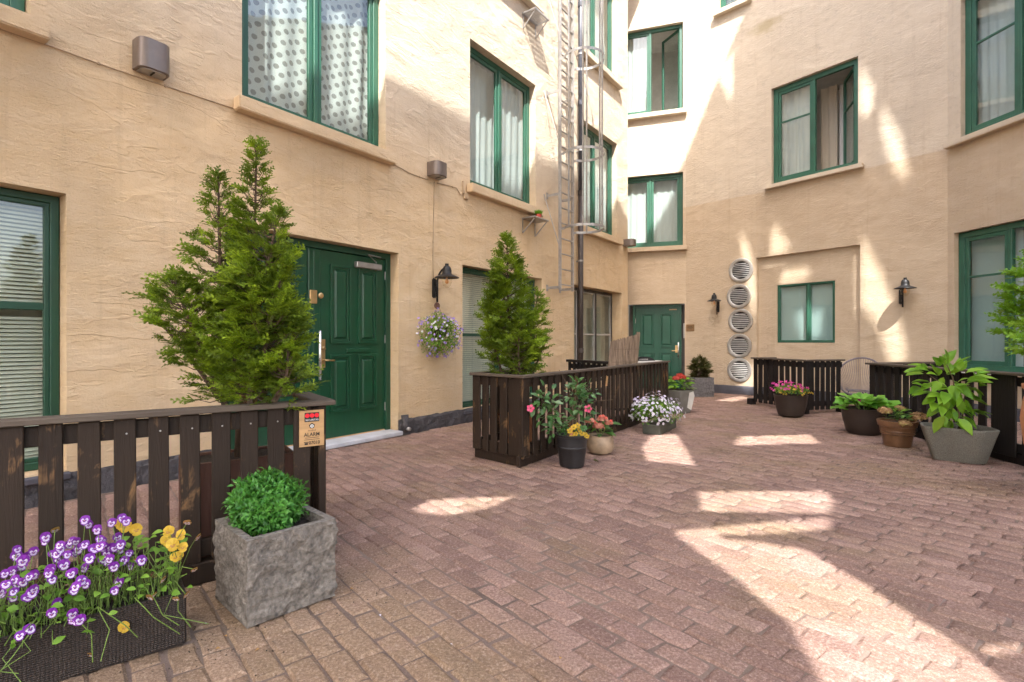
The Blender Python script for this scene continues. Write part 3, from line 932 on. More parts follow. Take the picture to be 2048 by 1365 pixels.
# furniture of the double door
ms = MB().box(lx0 + .37, lx0 + .75, DY - .022, DY - .002, ZB + 1.035, ZB + 1.085).build('mail_slot', 'green_door', dl, bevel=.004)
cl = MB().box(lx1 - .50, lx1 - .10, DY - .075, DY - .002, ZT - .16, ZT - .085)
cl.build('door_closer', 'metal_grey', dl, bevel=.008)
MB().tube([(lx1 - .18, DY - .05, ZT - .075), (lx1 - .18, DY - .05, ZT - .06), (lx1 - .42, DY - .19, ZT - .01), (lx1 - .10, DY - .04, ZT + .012)], .011, 6).build('closer_arm', 'metal_grey', dl)
MB().box(lx0 + .010, lx0 + .065, DY - .016, DY - .001, ZB + .86, ZB + 1.20).build('lock_plate', 'brass', dl, bevel=.004)
MB().tube([(lx0 + .036, DY - .001, ZB + .95), (lx0 + .036, DY - .055, ZB + .95), (lx0 + .05, DY - .065, ZB + .95), (lx0 + .16, DY - .06, ZB + .945)], .011, 8).build('handle', 'brass', dl, smooth=True)
MB().lathe([(.026, 0), (.026, .012), (.016, .020)], 16, M=Matrix.Translation((lx0 + .036, DY - .016, ZB + 1.09)) @ Matrix.Rotation(math.pi / 2, 4, 'X')).build('lock', 'brass', dl)
MB().lathe([(.034, 0), (.034, .010), (.020, .018)], 16, M=Matrix.Translation((lx0 + .0, DY - .013, ZB + 1.72)) @ Matrix.Rotation(math.pi / 2, 4, 'X')).build('lock', 'brass', dl)
MB().box(lx0 - .15, lx0 - .055, DY - .028, DY - .012, ZB + 1.62, ZB + 1.78).build('lock_plate', 'brass', left_b, bevel=.004)
pb = MB().tube([(lx0 - .05, DY - .075, ZB + .72), (lx0 - .05, DY - .075, ZB + 1.30)], .016, 10)
for zz in (.80, 1.22): pb.tube([(lx0 - .05, DY - .012, ZB + zz), (lx0 - .05, DY - .075, ZB + zz)], .010, 8)
pb.build('pull_bar', 'chrome', left_b, smooth=True)
for zz in (.25, 1.15, 2.0):
    MB().tube([(lx1 + .004, DY - .012, ZB + zz), (lx1 + .004, DY - .012, ZB + zz + .11)], .011, 8).build('hinge', 'metal_grey', dl)
MB().box(dx0 + .01, dx1 - .005, -0.10, DY + .06, 0.002, 0.058).build('threshold', 'threshold_stone', left_b, bevel=.008)
MB().box(dx0 + .08, dx1 - .08, DY - .01, DY + .05, 0.0595, 0.069).build('threshold', 'cut_wood', left_b)
MB().box(dx0, dx1, DY + .065, DY + .10, 0, HEAD).build('lining', 'room_dark', left_b)
# rain outlet and door stop at the foot of the jamb
sp = MB().tube([(dx1 + .06, -.055, .26), (dx1 + .06, -.075, .12), (dx1 + .055, -.12, .085)], .05, 12)
sp.build('rain_shoe', 'plinth', left_b, smooth=True)
MB().tube([(dx1 + .052, -.115, .088), (dx1 + .046, -.165, .080)], .026, 12).build('outlet_ring', 'metal_grey', left_b, smooth=True)

# ---- back building: wall with the green door
A_H = WA.z(1366, 607.5)
ad = (WA.s(1256), WA.s(1369.5), 0.0, A_H)
au = (WA.s(1366) - 1.62, WA.s(1366), WA.z(1366, 219), WA.z(1366, 43))
al = (WA.s(1366) - 1.62, WA.s(1366), WA.z(1366, 491), WA.z(1366, 344))
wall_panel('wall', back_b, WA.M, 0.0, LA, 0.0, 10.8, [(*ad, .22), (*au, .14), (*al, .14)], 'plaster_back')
window(back_b, WA.M, *au, .10, [dict(w=1, side='l'), dict(w=1, side='r', open=0.85)], fw=.085, sash_w=.055, sill=.13, sill_mat='plaster_back', cover=[dict(kind='sheer_white', x1=.5)], room='room_pale', seed=31, label='upper green window of the back wall with one sash open')
window(back_b, WA.M, *al, .10, [dict(w=1, side='l'), dict(w=1, side='r')], fw=.085, sash_w=.055, sill=.13, sill_mat='plaster_back', cover=[dict(kind='sheer_white', waves=6)], room='room_pale', seed=32, label='lower green window of the back wall above the door')
RA = 0.19
fx0, fx1 = WA.s(1266, RA), WA.s(1363, RA)
MB().ring(fx0, fx1, 0.0, A_H - .003, .06, RA - .03, RA + .05, wb=.002).build('door_frame', 'green_door_back', back_b, bevel=.005, M=WA.M)
bl = leaf(back_b, fx0 + .063, fx1 - .063, .03, A_H - .066, RA, 'green_door_back', M=WA.M)
MB().box(fx1 - .30, fx1 - .115, RA - .012, RA - .001, A_H - .15, A_H - .125).build('label_strip', 'sign_wood', bl)
MB().box(fx1 - .155, fx1 - .085, RA - .015, RA - .001, .95, 1.14).build('lock_plate', 'brass', bl, bevel=.004)
MB().tube([(fx1 - .12, RA - .01, 1.0), (fx1 - .12, RA - .05, 1.0), (fx1 - .24, RA - .05, 1.0)], .011, 8).build('handle', 'brass', bl)
hb = MB().tube([(fx1 - .075, RA - .08, .82), (fx1 - .075, RA - .08, 1.22)], .016, 10)
for zz in (.88, 1.16): hb.tube([(fx1 - .075, RA, zz), (fx1 - .075, RA - .08, zz)], .01, 8)
hb.build('pull_bar', 'chrome', bl, smooth=True)
for zz in (.3, 1.72): MB().tube([(fx0 + .062, RA - .015, zz), (fx0 + .062, RA - .015, zz + .12)], .012, 8).build('hinge', 'metal_grey', bl)
MB().box(ad[0], ad[1], RA + .055, RA + .07, 0, A_H).build('lining', 'room_dark', back_b, M=WA.M)

# ---- bend with the vents, and the top window above it
tb1 = WB0.s(1496)
tw = (WB0.s(1437), tb1, WB0.z(1437, 24), WB0.z(1437, 24) + 1.7)
wall_panel('wall', back_b, WB0.M, 0.0, LB0, 0.0, 10.8, [(*tw, .14)], 'plaster_back')
window(back_b, WB0.M, *tw, .10, [dict(w=1, side='l')], fw=.07, sash_w=.05, sill=.13, sill_mat='plaster_back', cover=[dict(kind='blind', pitch=.05)], room='room_pale', seed=33, label='small green window cut by the top edge of the photo')
plinth_run(back_b, WB0.M, 0.02, LB0 - .001, .19, 'plinth_smooth', 5, .02, .002)

# ---- wall with the recess and two windows
rc = (0.004, WB.s(1720), 0.0, WB.z(1616, 503))
bw = (WB.s(1543), WB.s(1716), WB.z(1630, 350), WB.z(1630, 145))
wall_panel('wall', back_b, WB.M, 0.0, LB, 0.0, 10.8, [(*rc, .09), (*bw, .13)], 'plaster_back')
nw = (WB.s(1554.5, .09), WB.s(1670, .09), WB.z(1612, 686, .09), WB.z(1612, 566, .09))
wall_panel('recess_wall', back_b, WB.M @ Matrix.Translation((0, .09, 0)), rc[0], rc[1], 0.0, rc[3], [(*nw, .05)], 'plaster_back')
window(back_b, WB.M, *bw, .085, [dict(w=1, side='l', transom=.66), dict(w=1, side='r', transom=.66, open=.95)], fw=.10, sash_w=.06, sill=.10, sill_mat='plaster_back',
       cover=[dict(kind='sheer_white', x1=.48, waves=6), dict(kind='beige_cloth', x0=.40, x1=.62, amp=.03, waves=6, dy=.5), dict(kind='sheer_white', x0=.62, x1=1.0, dy=.6)], room='room_pale', seed=34, sill_over=.12, label='green window with its right sash open inward and pale curtains')
window(back_b, WB.M, *nw, .10, [dict(w=1.25, side='l'), dict(w=1, side='r')], fw=.035, sash_w=.018, cover=[dict(kind='sheer_blue', amp=.006, waves=3)], room='room_pale', seed=35, label='frosted sliding window inside the shallow wall recess', cdist=.02)
plinth_run(back_b, WB.M @ Matrix.Translation((0, .09, 0)), rc[0], rc[1], .19, 'plinth_smooth', 6, .02, .002)
plinth_run(back_b, WB.M, rc[1], LB - .002, .19, 'plinth_smooth', 7, .02, .002)

# ---- right wall
c1 = (WC.s(1921), WC.s(1921) + 1.75, WC.z(1921, 279), WC.z(1921, -5))
c2 = (WC.s(1908), WC.s(1908) + 1.9, 0.86, WC.z(1908, 467))
c2d = WC.z(1990, 745)
c2 = (c2[0], c2[1], max(.62, c2d), c2[3])
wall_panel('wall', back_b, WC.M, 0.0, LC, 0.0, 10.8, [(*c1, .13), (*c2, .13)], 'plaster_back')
window(back_b, WC.M, *c1, .085, [dict(w=1, side='l', transom=.66), dict(w=1, side='r', transom=.66)], fw=.10, sash_w=.07, sill=.11, sill_mat='plaster_back', cover=[dict(kind='sheer_white', waves=7)], room='room_pale', seed=36, sill_over=.2, label='upper green window at the right edge with white curtains')
window(back_b, WC.M, *c2, .085, [dict(w=1, side='l', transom=.70), dict(w=1.3, side='r', transom=.70, open=1.2)], fw=.10, sash_w=.07, sill=.04, sill_mat='white_paint',
       cover=[dict(kind='sheer_blue', x1=.46, waves=2, amp=.01), dict(kind='sheer_white', x0=.50, x1=.56, waves=14, dy=.05)], room='room_dark', seed=37, sill_over=.02, label='lower green window at the right edge with its right sash open')
plinth_run(back_b, WC.M, 0.02, LC, .19, 'plinth_smooth', 8, .02, .002)
rf = MB()
rf.prism([(1.0, 14.42), (4.40, 13.30), (5.61, 12.07), (7.70, 9.30), (8.9, .8), (12, .8), (12, 18), (1, 18)][::-1], 10.803, 11.0)
rf.build('roof', 'metal_bronze', back_b)

# ------------------------------------------------------------------ added unseen screen behind the camera: shades the yard, pierced for sun patches
NY = -4.5
def shade_pt(p):
    t = (p.y - NY) / SUN.y
    q = p - SUN * t
    return (q.x, q.z)
def on_frame(fr, pts, off=0.0):
    return [shade_pt(fr.at(*fr.px(x, y, off), off)) for x, y in pts]
def on_ground(pts):
    return [shade_pt(ground(x, y)) for x, y in pts]
sk = [shade_pt(LW.at(LW.s(x), 4.73)) for x in (771, 1234)]
q2 = shade_pt(WA.at(*WA.px(1290, 466))); q1 = shade_pt(WB0.at(*WB0.px(1486, 32)))
sl_ = (sk[1][1] - sk[0][1]) / (sk[1][0] - sk[0][0])
outline = [(-7.0, 6.2), (-7.0, max(6.0, sk[0][1] + sl_ * (-7 - sk[0][0]))), sk[0], sk[1], q2, q1, (q1[0] + 2.2, q1[1] + 3.1), (10.5, q1[1] + 3.1), (10.5, 6.2)]  # top edge follows the shadow line of the neighbouring building
holes = [  # invented openings that throw sun patches in place of window reflections
    on_ground([(822, 1014), (865, 995), (960, 990), (1042, 988), (985, 1013), (900, 1030), (840, 1026)]),
    on_ground([(1283, 892), (1300, 870), (1352, 866), (1390, 930), (1292, 922)]),
    on_ground([(1463, 891), (1475, 872), (1618, 867), (1638, 886)]),
    on_ground([(1392, 980), (1655, 978), (1665, 1004), (1660, 1026), (1400, 1022)]),
    on_ground([(1342, 1056), (1640, 1029), (1662, 1036), (1655, 1056), (1560, 1066), (1420, 1072), (1360, 1070)]),
    on_ground([(1345, 1062), (1420, 1070), (1500, 1076), (1600, 1092), (1720, 1160), (1830, 1235), (1935, 1300), (2010, 1368), (2000, 1480), (1720, 1480), (1640, 1368), (1570, 1240), (1480, 1160), (1400, 1105)]),
    on_ground([(1935, 1275), (2040, 1270), (2060, 1300), (1960, 1312)]),
    on_ground([(1425, 801), (1480, 792), (1502, 796), (1470, 803)]),
    on_frame(WB0, [(1435, 151), (1465, 98), (1465, 207)]),
    on_frame(WB0, [(1479, 455), (1497, 490), (1511, 560), (1511, 640), (1490, 560)]),
    on_frame(WB0, [(1459, 700), (1475, 722), (1508, 728), (1508, 770), (1500, 790), (1478, 770)]),
    on_frame(WB, [(1545, 440), (1588, 502), (1540, 512)]),
    on_frame(WB, [(1562, 536), (1612, 531), (1622, 556), (1562, 568)], .09),
    on_frame(WB, [(1721, 466), (1758, 530), (1800, 640), (1816, 722), (1782, 726), (1755, 650), (1721, 606)]),
    on_frame(WB, [(1761, 202), (1800, 268), (1819, 362), (1790, 342), (1765, 270)]),
    on_frame(WB, [(1718, 126), (1747, 176), (1742, 232), (1718, 226)]),
    on_frame(WB, [(1590, 602), (1650, 596), (1648, 655), (1612, 662)], .10),
]
vs2, es2 = [], []
for poly in [outline] + holes:
    o = len(vs2); n = len(poly)
    vs2 += [Vector(p) for p in poly]
    es2 += [(o + i, o + (i + 1) % n) for i in range(n)]
ov, oe, of, *_ = delaunay_2d_cdt(vs2, es2, [], 1, 1e-4)
def inside(poly, x, y):
    c = False
    for i in range(len(poly)):
        (x0, y0), (x1, y1) = poly[i - 1], poly[i]
        if (y0 > y) != (y1 > y) and x < (x1 - x0) * (y - y0) / (y1 - y0) + x0: c = not c
    return c
def mid3(f):
    return sum(ov[i].x for i in f) / len(f), sum(ov[i].y for i in f) / len(f)
of = [f for f in of if inside(outline, *mid3(f)) and not any(inside(h, *mid3(f)) for h in holes)]
nb = MB()
nb.add([(p.x, NY, p.y) for p in ov], [tuple(f) for f in of])
nme = nb.mesh('shade_screen_mesh')
bm = bmesh.new(); bm.from_mesh(nme)
r = bmesh.ops.extrude_face_region(bm, geom=bm.faces[:])
for v in [g for g in r['geom'] if isinstance(g, bmesh.types.BMVert)]: v.co.y -= 0.06
bmesh.ops.recalc_face_normals(bm, faces=bm.faces[:])
bm.to_mesh(nme); bm.free()
nbo = link('shade_screen', nme, 'plaster_back')
pl_ = MB()  # added piers; the open base lets more fill light into the yard
for x in (-6.6, -1.2, 4.4, 10.1): pl_.box(x - .3, x + .3, NY - .5, NY + .0, 0.0, 6.198)
pl_.box(-7.0, 10.5, NY - .5, NY - .07, 6.2, 6.6)
pl_.build('shade_screen_piers', 'plaster_back', nbo)
nbo['label'] = 'added unseen shade screen on piers behind the viewer, pierced for sun patches'; nbo['category'] = 'building'

# ------------------------------------------------------------------ things fixed to the walls
def fixture(name, label, cat, fr, s, z, off=0.0, group=None):
    """Empty on a wall: x along the wall, y into it"""
    p = fr.at(s, z, off)
    return thing(name, label, cat, Matrix.Translation(p) @ Matrix.Rotation(fr.ang, 4, 'Z'), group=group)

def flood(fr, px, py, label, w=.25, h=.25, d=.17):
    s, z = fr.px(px, py)
    t = fixture('wall_light_box', label, 'wall light', fr, s, z, 0, 'box shaped wall lights')
    n = 14
    plan = [(-w / 2, 0.0)]
    for k in range(n + 1):
        a = math.pi * k / n; c, sn = math.cos(a), math.sin(a)
        plan.append((-w / 2 * math.copysign(abs(c) ** .55, c), -d * .35 - d * .65 * sn ** .6))
    plan.append((w / 2, 0.0))
    q = MB().prism(plan[::-1], 0.0, h).build('housing', 'metal_bronze', t, bevel=.006)
    smooth_by_angle(q, 30)
    inner = [(x * .8, y * .82 - .012) for x, y in plan]
    MB().prism(inner[::-1], -.006, -.0005).build('lens', 'metal_grey', t)
    MB().box(-.006, .006, -d * .75, -d * .25, -.012, -.0065).build('lens_clip', 'lamp_black', t)
    MB().box(-w * .42, w * .42, .0, .012, -.03, h * .9).build('back_plate', 'metal_bronze', t)
    return t
flood(LW, 297, 152, 'bronze box light on the ochre wall left of the polka dot window', .25, .26, .17)
flood(LW, 866, 357, 'bronze box light on the wall above the hanging flower ball', .25, .20, .20)
flood(LW, 1249, 494, 'small bronze box light at the far corner of the ochre wall', .25, .16, .28)

def cable(pts, label, r=.006, fr=LW):
    P = [fr.at(*fr.px(x, y), -r * 1.2) for x, y in pts]
    o = P[0].copy()
    t = thing('cable', label, 'cable', loc=o)
    # wires are not quite straight: small sag between clips
    Q = []
    for a, b in zip(P[:-1], P[1:]):
        n = max(2, int((b - a).length / .25))
        for k in range(n):
            q = a.lerp(b, k / n); q.z += random.uniform(-.004, .004); Q.append(q - o)
    Q.append(P[-1] - o)
    MB().tube(Q, r, 5).build('wire', 'cable', t, smooth=True)
    for q in Q[::3]:
        MB().box(q.x - .008, q.x + .008, q.y - .008, q.y + .008, q.z - .010, q.z + .010).build('clip', 'cable', t)
    return t
cable([(-40, 45), (97, 92), (285, 158), (330, 172), (470, 219)], 'thin cable along the wall below the box light at upper left')
cable([(787, 329), (820, 347), (856, 360)], 'short cable from the polka dot window sill to a box light')
cable([(874, 367), (895, 371), (912, 376), (920, 390), (929, 386)], 'looping wires from a box light to a small junction box')
cable([(868, 366), (866, 450), (865, 520), (866, 560)], 'thin cable running straight down to the lantern')
s_, z_ = LW.px(930, 393)
t = fixture('junction_box', 'small beige junction box under the window sill corner', 'junction box', LW, s_, z_)
MB().box(-.045, .045, -.035, 0, -.05, .045).build('box', 'cable', t, bevel=.004)
MB().box(-.035, .035, -.040, -.0355, -.04, .035).build('lid', 'cable', t, bevel=.002)
MB().box(-.075, -.047, -.03, 0, .03, .22).build('bracket', 'cable', t, bevel=.004)

def lantern(fr, px, py, label, reach=.25, turn=0.0, k=1.0):
    """barn lamp: plate, post, curved arm, bell shade, glass and bulb; (px,py) is the middle of the wall plate"""
    s, z = fr.px(px, py)
    t = fixture('wall_lantern', label, 'lantern', fr, s, z, 0, 'black barn lanterns on the walls')
    MB().box(-.032 * k, .032 * k, -.05 * k, 0, -.14 * k, .14 * k).build('wall_plate', 'lamp_black', t, bevel=.012, seg=2)
    px_ = -.085 * k
    arm = [(0, px_, -.20 * k), (0, px_, .06 * k)]
    for i in range(1, 9):
        a = math.pi / 2 * i / 8
        arm.append((0, px_ - (reach - .085) * k * (1 - math.cos(a)), .06 * k + .22 * k * math.sin(a)))
    Mt = Matrix.Rotation(turn, 4, 'Z')
    arm = [Mt @ Vector(p) for p in arm]
    ab = MB().tube(arm, .014 * k, 8)
    ab.tube([(0, -.03 * k, .03 * k), arm[1] * 1.0], .012 * k, 6); ab.tube([(0, -.03 * k, -.08 * k), Mt @ Vector((0, px_, -.08 * k))], .012 * k, 6)
    ab.build('arm', 'lamp_black', t, smooth=True)
    c = arm[-1]
    prof = [(.004, .05), (.026, .05), (.026, .02), (.042, .012), (.058, -.012), (.066, -.05), (.066, -.085), (.080, -.102), (.125, -.120), (.172, -.142), (.174, -.149), (.12, -.130), (.06, -.112)]
    prof = [(r * k, zz * k + .0) for r, zz in prof]
    sh = MB().lathe(prof[::-1], 28, (c.x, c.y, c.z)).build('shade', 'lamp_black', t)
    smooth_by_angle(sh, 40)
    gp = [(.066, -.125), (.074, -.17), (.072, -.21), (.054, -.255), (.026, -.285), (.004, -.295)]
    MB().lathe([(r * k, zz * k) for r, zz in gp][::-1], 20, (c.x, c.y, c.z)).build('glass_bowl', 'bulb_glass', t, smooth=True)
    MB().lathe([(.004 * k, -.235 * k), (.022 * k, -.225 * k), (.028 * k, -.20 * k), (.016 * k, -.17 * k), (.014 * k, -.14 * k)], 12, (c.x, c.y, c.z)).build('bulb', 'filament', t, smooth=True)
    return t, c
l1, l1c = lantern(LW, 866, 577, 'black lantern on the ochre wall above the hanging flower ball', .27)
lantern(WB0, 1437, 614, 'black lantern between the back door and the round vents', .25, turn=.0, k=.95)
lantern(WB, 1803, 594, 'black lantern on the right half of the back wall', .25, turn=.5, k=1.0)

# ---- ladder with safety cage
s_, z_ = LW.px(1094, 577)
lad = fixture('caged_ladder', 'galvanised fixed ladder with safety cage climbing the left wall', 'ladder', LW, s_, 0.0)
OFF, LW_, Z0, Z1 = -.287, .48, 2.22, 10.9
for x in (0.0, LW_):
    rl = MB().box(x - .012, x + .012, OFF - .03, OFF + .03, Z0, Z1); rl.build('rail', 'galvanised', lad, bevel=.003)
z = Z0 + .10; k = 0
while z < Z1 - .1:
    MB().box(.012, LW_ - .012, OFF - .015, OFF + .015, z - .011, z + .011).build('rung', 'galvanised', lad, bevel=.004)
    z += .29
for zz in (2.24, 4.0, 5.95, 8.0):
    for x in (0.0, LW_):
        b = MB().box(x - .005, x + .005, OFF + .031, -.002, zz, zz + .05); b.box(x - .03, x + .03, -.009, -.001, zz - .035, zz + .085)
        b.build('bracket', 'galvanised', lad)
    if zz > 3: MB().tube([(0, OFF + .02, zz - .95), (-.12, -.01, zz + .03)], .008, 5).build('brace', 'galvanised', lad)
def flat_hoop(z):
    cx, cy_, r = LW_ / 2, OFF - .38, .38
    a0, a1 = math.radians(50), math.radians(-230)
    n = 24; vs = []; fs = []
    P = [(cx + r * math.cos(a0 + (a1 - a0) * i / n), cy_ + r * math.sin(a0 + (a1 - a0) * i / n)) for i in range(n + 1)]
    P = [(LW_ + .012, OFF)] + P + [(-.012, OFF)]
    for x, y in P:
        dx, dy = x - cx, y - cy_; L = math.hypot(dx, dy); ux, uy = dx / L * .003, dy / L * .003
        vs += [(x - ux, y - uy, z - .024), (x + ux, y + uy, z - .024), (x + ux, y + uy, z + .024), (x - ux, y - uy, z + .024)]
    for i in range(len(P) - 1):
        for k in range(4):
            fs.append((4 * i + k, 4 * i + (k + 1) % 4, 4 * i + 4 + (k + 1) % 4, 4 * i + 4 + k))
    m = MB().add(vs, fs).build('hoop', 'galvanised', lad)
    return P
for zz in (3.36, 4.76, 6.55, 8.2): HP = flat_hoop(zz)
for a in (20, -25, -90, -155, -200):
    x = LW_ / 2 + .374 * math.cos(math.radians(a)); y = OFF - .38 + .374 * math.sin(math.radians(a))
    MB().box(x - .013, x + .013, y - .013, y + .013, 3.34, 8.25).build('cage_bar', 'galvanised', lad)

# ---- drainpipe
s_ = LW.s(1153)
dp = fixture('drainpipe', 'dark round drainpipe beside the caged ladder', 'drainpipe', LW, s_, 0.0)
MB().tube([(0, -.10, .02), (0, -.10, 4.35)], .055, 16).build('lower_pipe', 'pipe_brown', dp, smooth=True)
MB().tube([(0, -.10, 4.33), (0, -.10, 10.75)], .052, 16).build('upper_pipe', 'pipe_grey', dp, smooth=True)
for zz in (1.0, 4.28, 6.15, 8.2):
    MB().tube([(0, -.10, zz), (0, -.10, zz + .10)], .063, 16).build('collar', 'pipe_brown' if zz < 5 else 'pipe_grey', dp, smooth=False)
for zz in (2.9, 5.2, 7.2):
    b = MB().tube([(0, -.10, zz), (0, -.10, zz + .035)], .060, 16); b.box(-.012, .012, -.05, -.001, zz, zz + .03); b.build('pipe_clamp', 'galvanised', dp)

# ---- bracket shelves
def shelf(px, py, label, deep=.29, wide=.46, mesh=False):
    s, z = LW.px(px, py)
    t = fixture('bracket_shelf', label, 'shelf', LW, s, z, 0, 'small metal bracket shelves')
    if mesh:
        b = MB()
        # rim and a lattice of thin bars
        for (x0, x1, y0, y1) in ((0, wide, -deep, -deep + .012), (0, wide, -.014, -.002), (0, .012, -deep + .0125, -.0145), (wide - .012, wide, -deep + .0125, -.0145)):
            b.box(x0, x1, y0, y1, -.012, .012)
        n = 12
        for i in range(1, n): b.box(wide * i / n - .0075, wide * i / n + .0075, -deep + .0125, -.0145, -.004, .002)
        for i in range(1, 8): b.box(.0125, wide - .0125, -deep * i / 8 - .0075, -deep * i / 8 + .0075, .0025, .0075)
        b.build('mesh_plate', 'metal_grey', t)
    else:
        MB().box(0, wide, -deep, -.002, -.012, .010).build('plate', 'metal_grey', t, bevel=.003)
    for x in (.03, wide - .03):
        b = MB().box(x - .010, x + .010, -.012, -.001, -.26, -.0125)
        b.build('bracket', 'metal_grey', t)
        b = MB().tube([(x, -.012, -.25), (x, -deep + .03, -.02)], .012, 5); b.build('strut', 'metal_grey', t)
    return t
shelf(1044, 27, 'metal grating shelf high on the sunlit wall left of the ladder', mesh=True)
sh2 = shelf(1043, 437, 'metal bracket shelf under the window holding two small pots')
shM = sh2.matrix_world
def small_pot(x, y, label, mat, r, h, grass):
    t = thing('potted_plant', label, 'potted plant', shM @ Matrix.Translation((x, y, .0105)), group='little pots on the shelf')
    MB().lathe([(r * .72, 0), (r, h), (r * 1.08, h), (r * 1.08, h * .86), (r * .95, h * .86)][:3] + [(r * .86, h), (r * .84, h * .9)], 16).build('pot', mat, t)
    MB().lathe([(.001, h * .9), (r * .84, h * .905)][::-1], 12).build('soil', 'soil', t)
    if grass:
        n = 240
        P = np.stack([RNG.uniform(-r * .7, r * .7, n), RNG.uniform(-r * .7, r * .7, n), np.full(n, h * .9)], 1)
        d = np.stack([P[:, 0] * 5 + RNG.normal(0, .25, n), P[:, 1] * 5 + RNG.normal(0, .25, n), np.ones(n)], 1)
        R = basis(d, RNG.normal(size=(n, 3)))
        v, f = scatter([(0, -.5, 0), (0, .5, 0), (.6, .35, .05), (.6, -.35, .05), (1, 0, .12)], [(0, 1, 2), (0, 2, 3), (3, 2, 4)], P, R, np.stack([RNG.uniform(.06, .10, n), np.full(n, .010), np.full(n, .1)], 1))
        g = link('grass_tuft', np_mesh('grass_tuft', v, f), 'grass_blade', t); g['kind'] = 'stuff'
    return t
small_pot(.25, -.20, 'small red pot of bright green grass on the bracket shelf', 'pot_red', .055, .08, True)
small_pot(.36, -.13, 'small pink pot beside the grass on the bracket shelf', 'pot_pink', .060, .10, False)

# ---- round vents
for k, (px, py, ln) in enumerate([(1482, 541, 'topmost'), (1478, 593, 'second from the top'), (1481, 642, 'middle'), (1479, 692, 'fourth from the top'), (1479, 740.5, 'lowest')]):
    s_, z_ = WB0.px(px, py)
    t = fixture('round_vent', 'round louvred metal vent, %s of the five in the column' % ln, 'vent', WB0, s_, z_, 0, 'round vents in a column on the back wall')
    Rx = Matrix.Rotation(math.pi / 2, 4, 'X')
    rg = MB(); prof = [(.205, .0), (.285, .0), (.287, .012), (.277, .030), (.228, .038), (.207, .028)]
    n = 40; vs = []; fs = []
    for r, h in prof:
        for i in range(n):
            a = 2 * math.pi * i / n; vs.append((r * math.cos(a), -h - .001, r * math.sin(a)))
    m = len(prof)
    for j in range(m):
        for i in range(n):
            fs.append((j * n + i, j * n + (i + 1) % n, ((j + 1) % m) * n + (i + 1) % n, ((j + 1) % m) * n + i))
    rg.add(vs, fs); smooth_by_angle(rg.build('rim', 'vent_metal', t), 40)
    MB().lathe([(.001, .002), (.206, .002), (.206, .004), (.001, .004)], 32, M=Rx).build('dark_mouth', 'ink_black', t)
    for i in range(8):
        zc = -.172 + .344 * (i + .5) / 8 * 1.0
        hw = math.sqrt(max(0, .205 ** 2 - zc ** 2)) - .004
        if hw < .03: continue
        MB().add([(-hw, -.012, zc + .013), (hw, -.012, zc + .013), (hw, -.034, zc - .012), (-hw, -.034, zc - .012), (-hw, -.010, zc + .012), (hw, -.010, zc + .012), (hw, -.032, zc - .013), (-hw, -.032, zc - .013)],
                 [(3, 2, 1, 0), (4, 5, 6, 7), (0, 1, 5, 4), (2, 3, 7, 6), (1, 2, 6, 5), (3, 0, 4, 7)]).build('louvre', 'vent_metal', t)

# ---- plaque and intercom by the back door
s_, z_ = WA.px(1374, 656)
pl = thing('door_plaque', 'small brown plaque on the wall right of the back door', 'plaque', WB0.M @ Matrix.Translation((.12, -.004, WB0.z(1381, 656))))
MB().box(-.11, .11, -.010, .0, -.085, .085).build('plate', 'plaque', pl, bevel=.003)
for i, w in enumerate((.055, .07, .045)):
    MB().box(-w, w, -.0125, -.0105, .03 - i * .03, .037 - i * .03).build('engraved_line', 'ink_black', pl)
s_, z_ = WA.px(1368.5, 662, .1)
ic = thing('intercom', 'narrow intercom panel in the jamb of the back door', 'intercom', WA.M @ Matrix.Translation((ad[1] - .002, .08, WA.z(1366, 662, .1))))
MB().box(-.03, 0, -.045, .045, -.19, .19).build('panel', 'metal_grey', ic, bevel=.004)
MB().box(-.036, -.0305, -.03, .03, .02, .17).build('speaker', 'lamp_black', ic)
for i in range(4): MB().box(-.036, -.0305, -.016, .016, -.15 + i * .04, -.128 + i * .04).build('button', 'lamp_black', ic)

# ------------------------------------------------------------------ slatted fences
SLATS = {}
def slat_mesh(w, d, h, k, mat):
    key = (round(w, 3), round(h, 3), k, mat)
    if key not in SLATS:
        rr = random.Random(k * 13 + int(w * 1000))
        a, b = rr.uniform(-.003, .003), rr.uniform(-.003, .003)
        m = MB().add([(-w / 2, 0, 0), (w / 2, 0, 0), (w / 2, d, 0), (-w / 2, d, 0), (-w / 2 + a, 0, h), (w / 2 + b, 0, h), (w / 2 + b, d, h), (-w / 2 + a, d, h)],
                     [(0, 3, 2, 1), (4, 5, 6, 7), (0, 1, 5, 4), (1, 2, 6, 5), (2, 3, 7, 6), (3, 0, 4, 7)]).mesh('slat', bevel=.004)
        m.materials.append(MATS[mat]); SLATS[key] = m
    return SLATS[key]

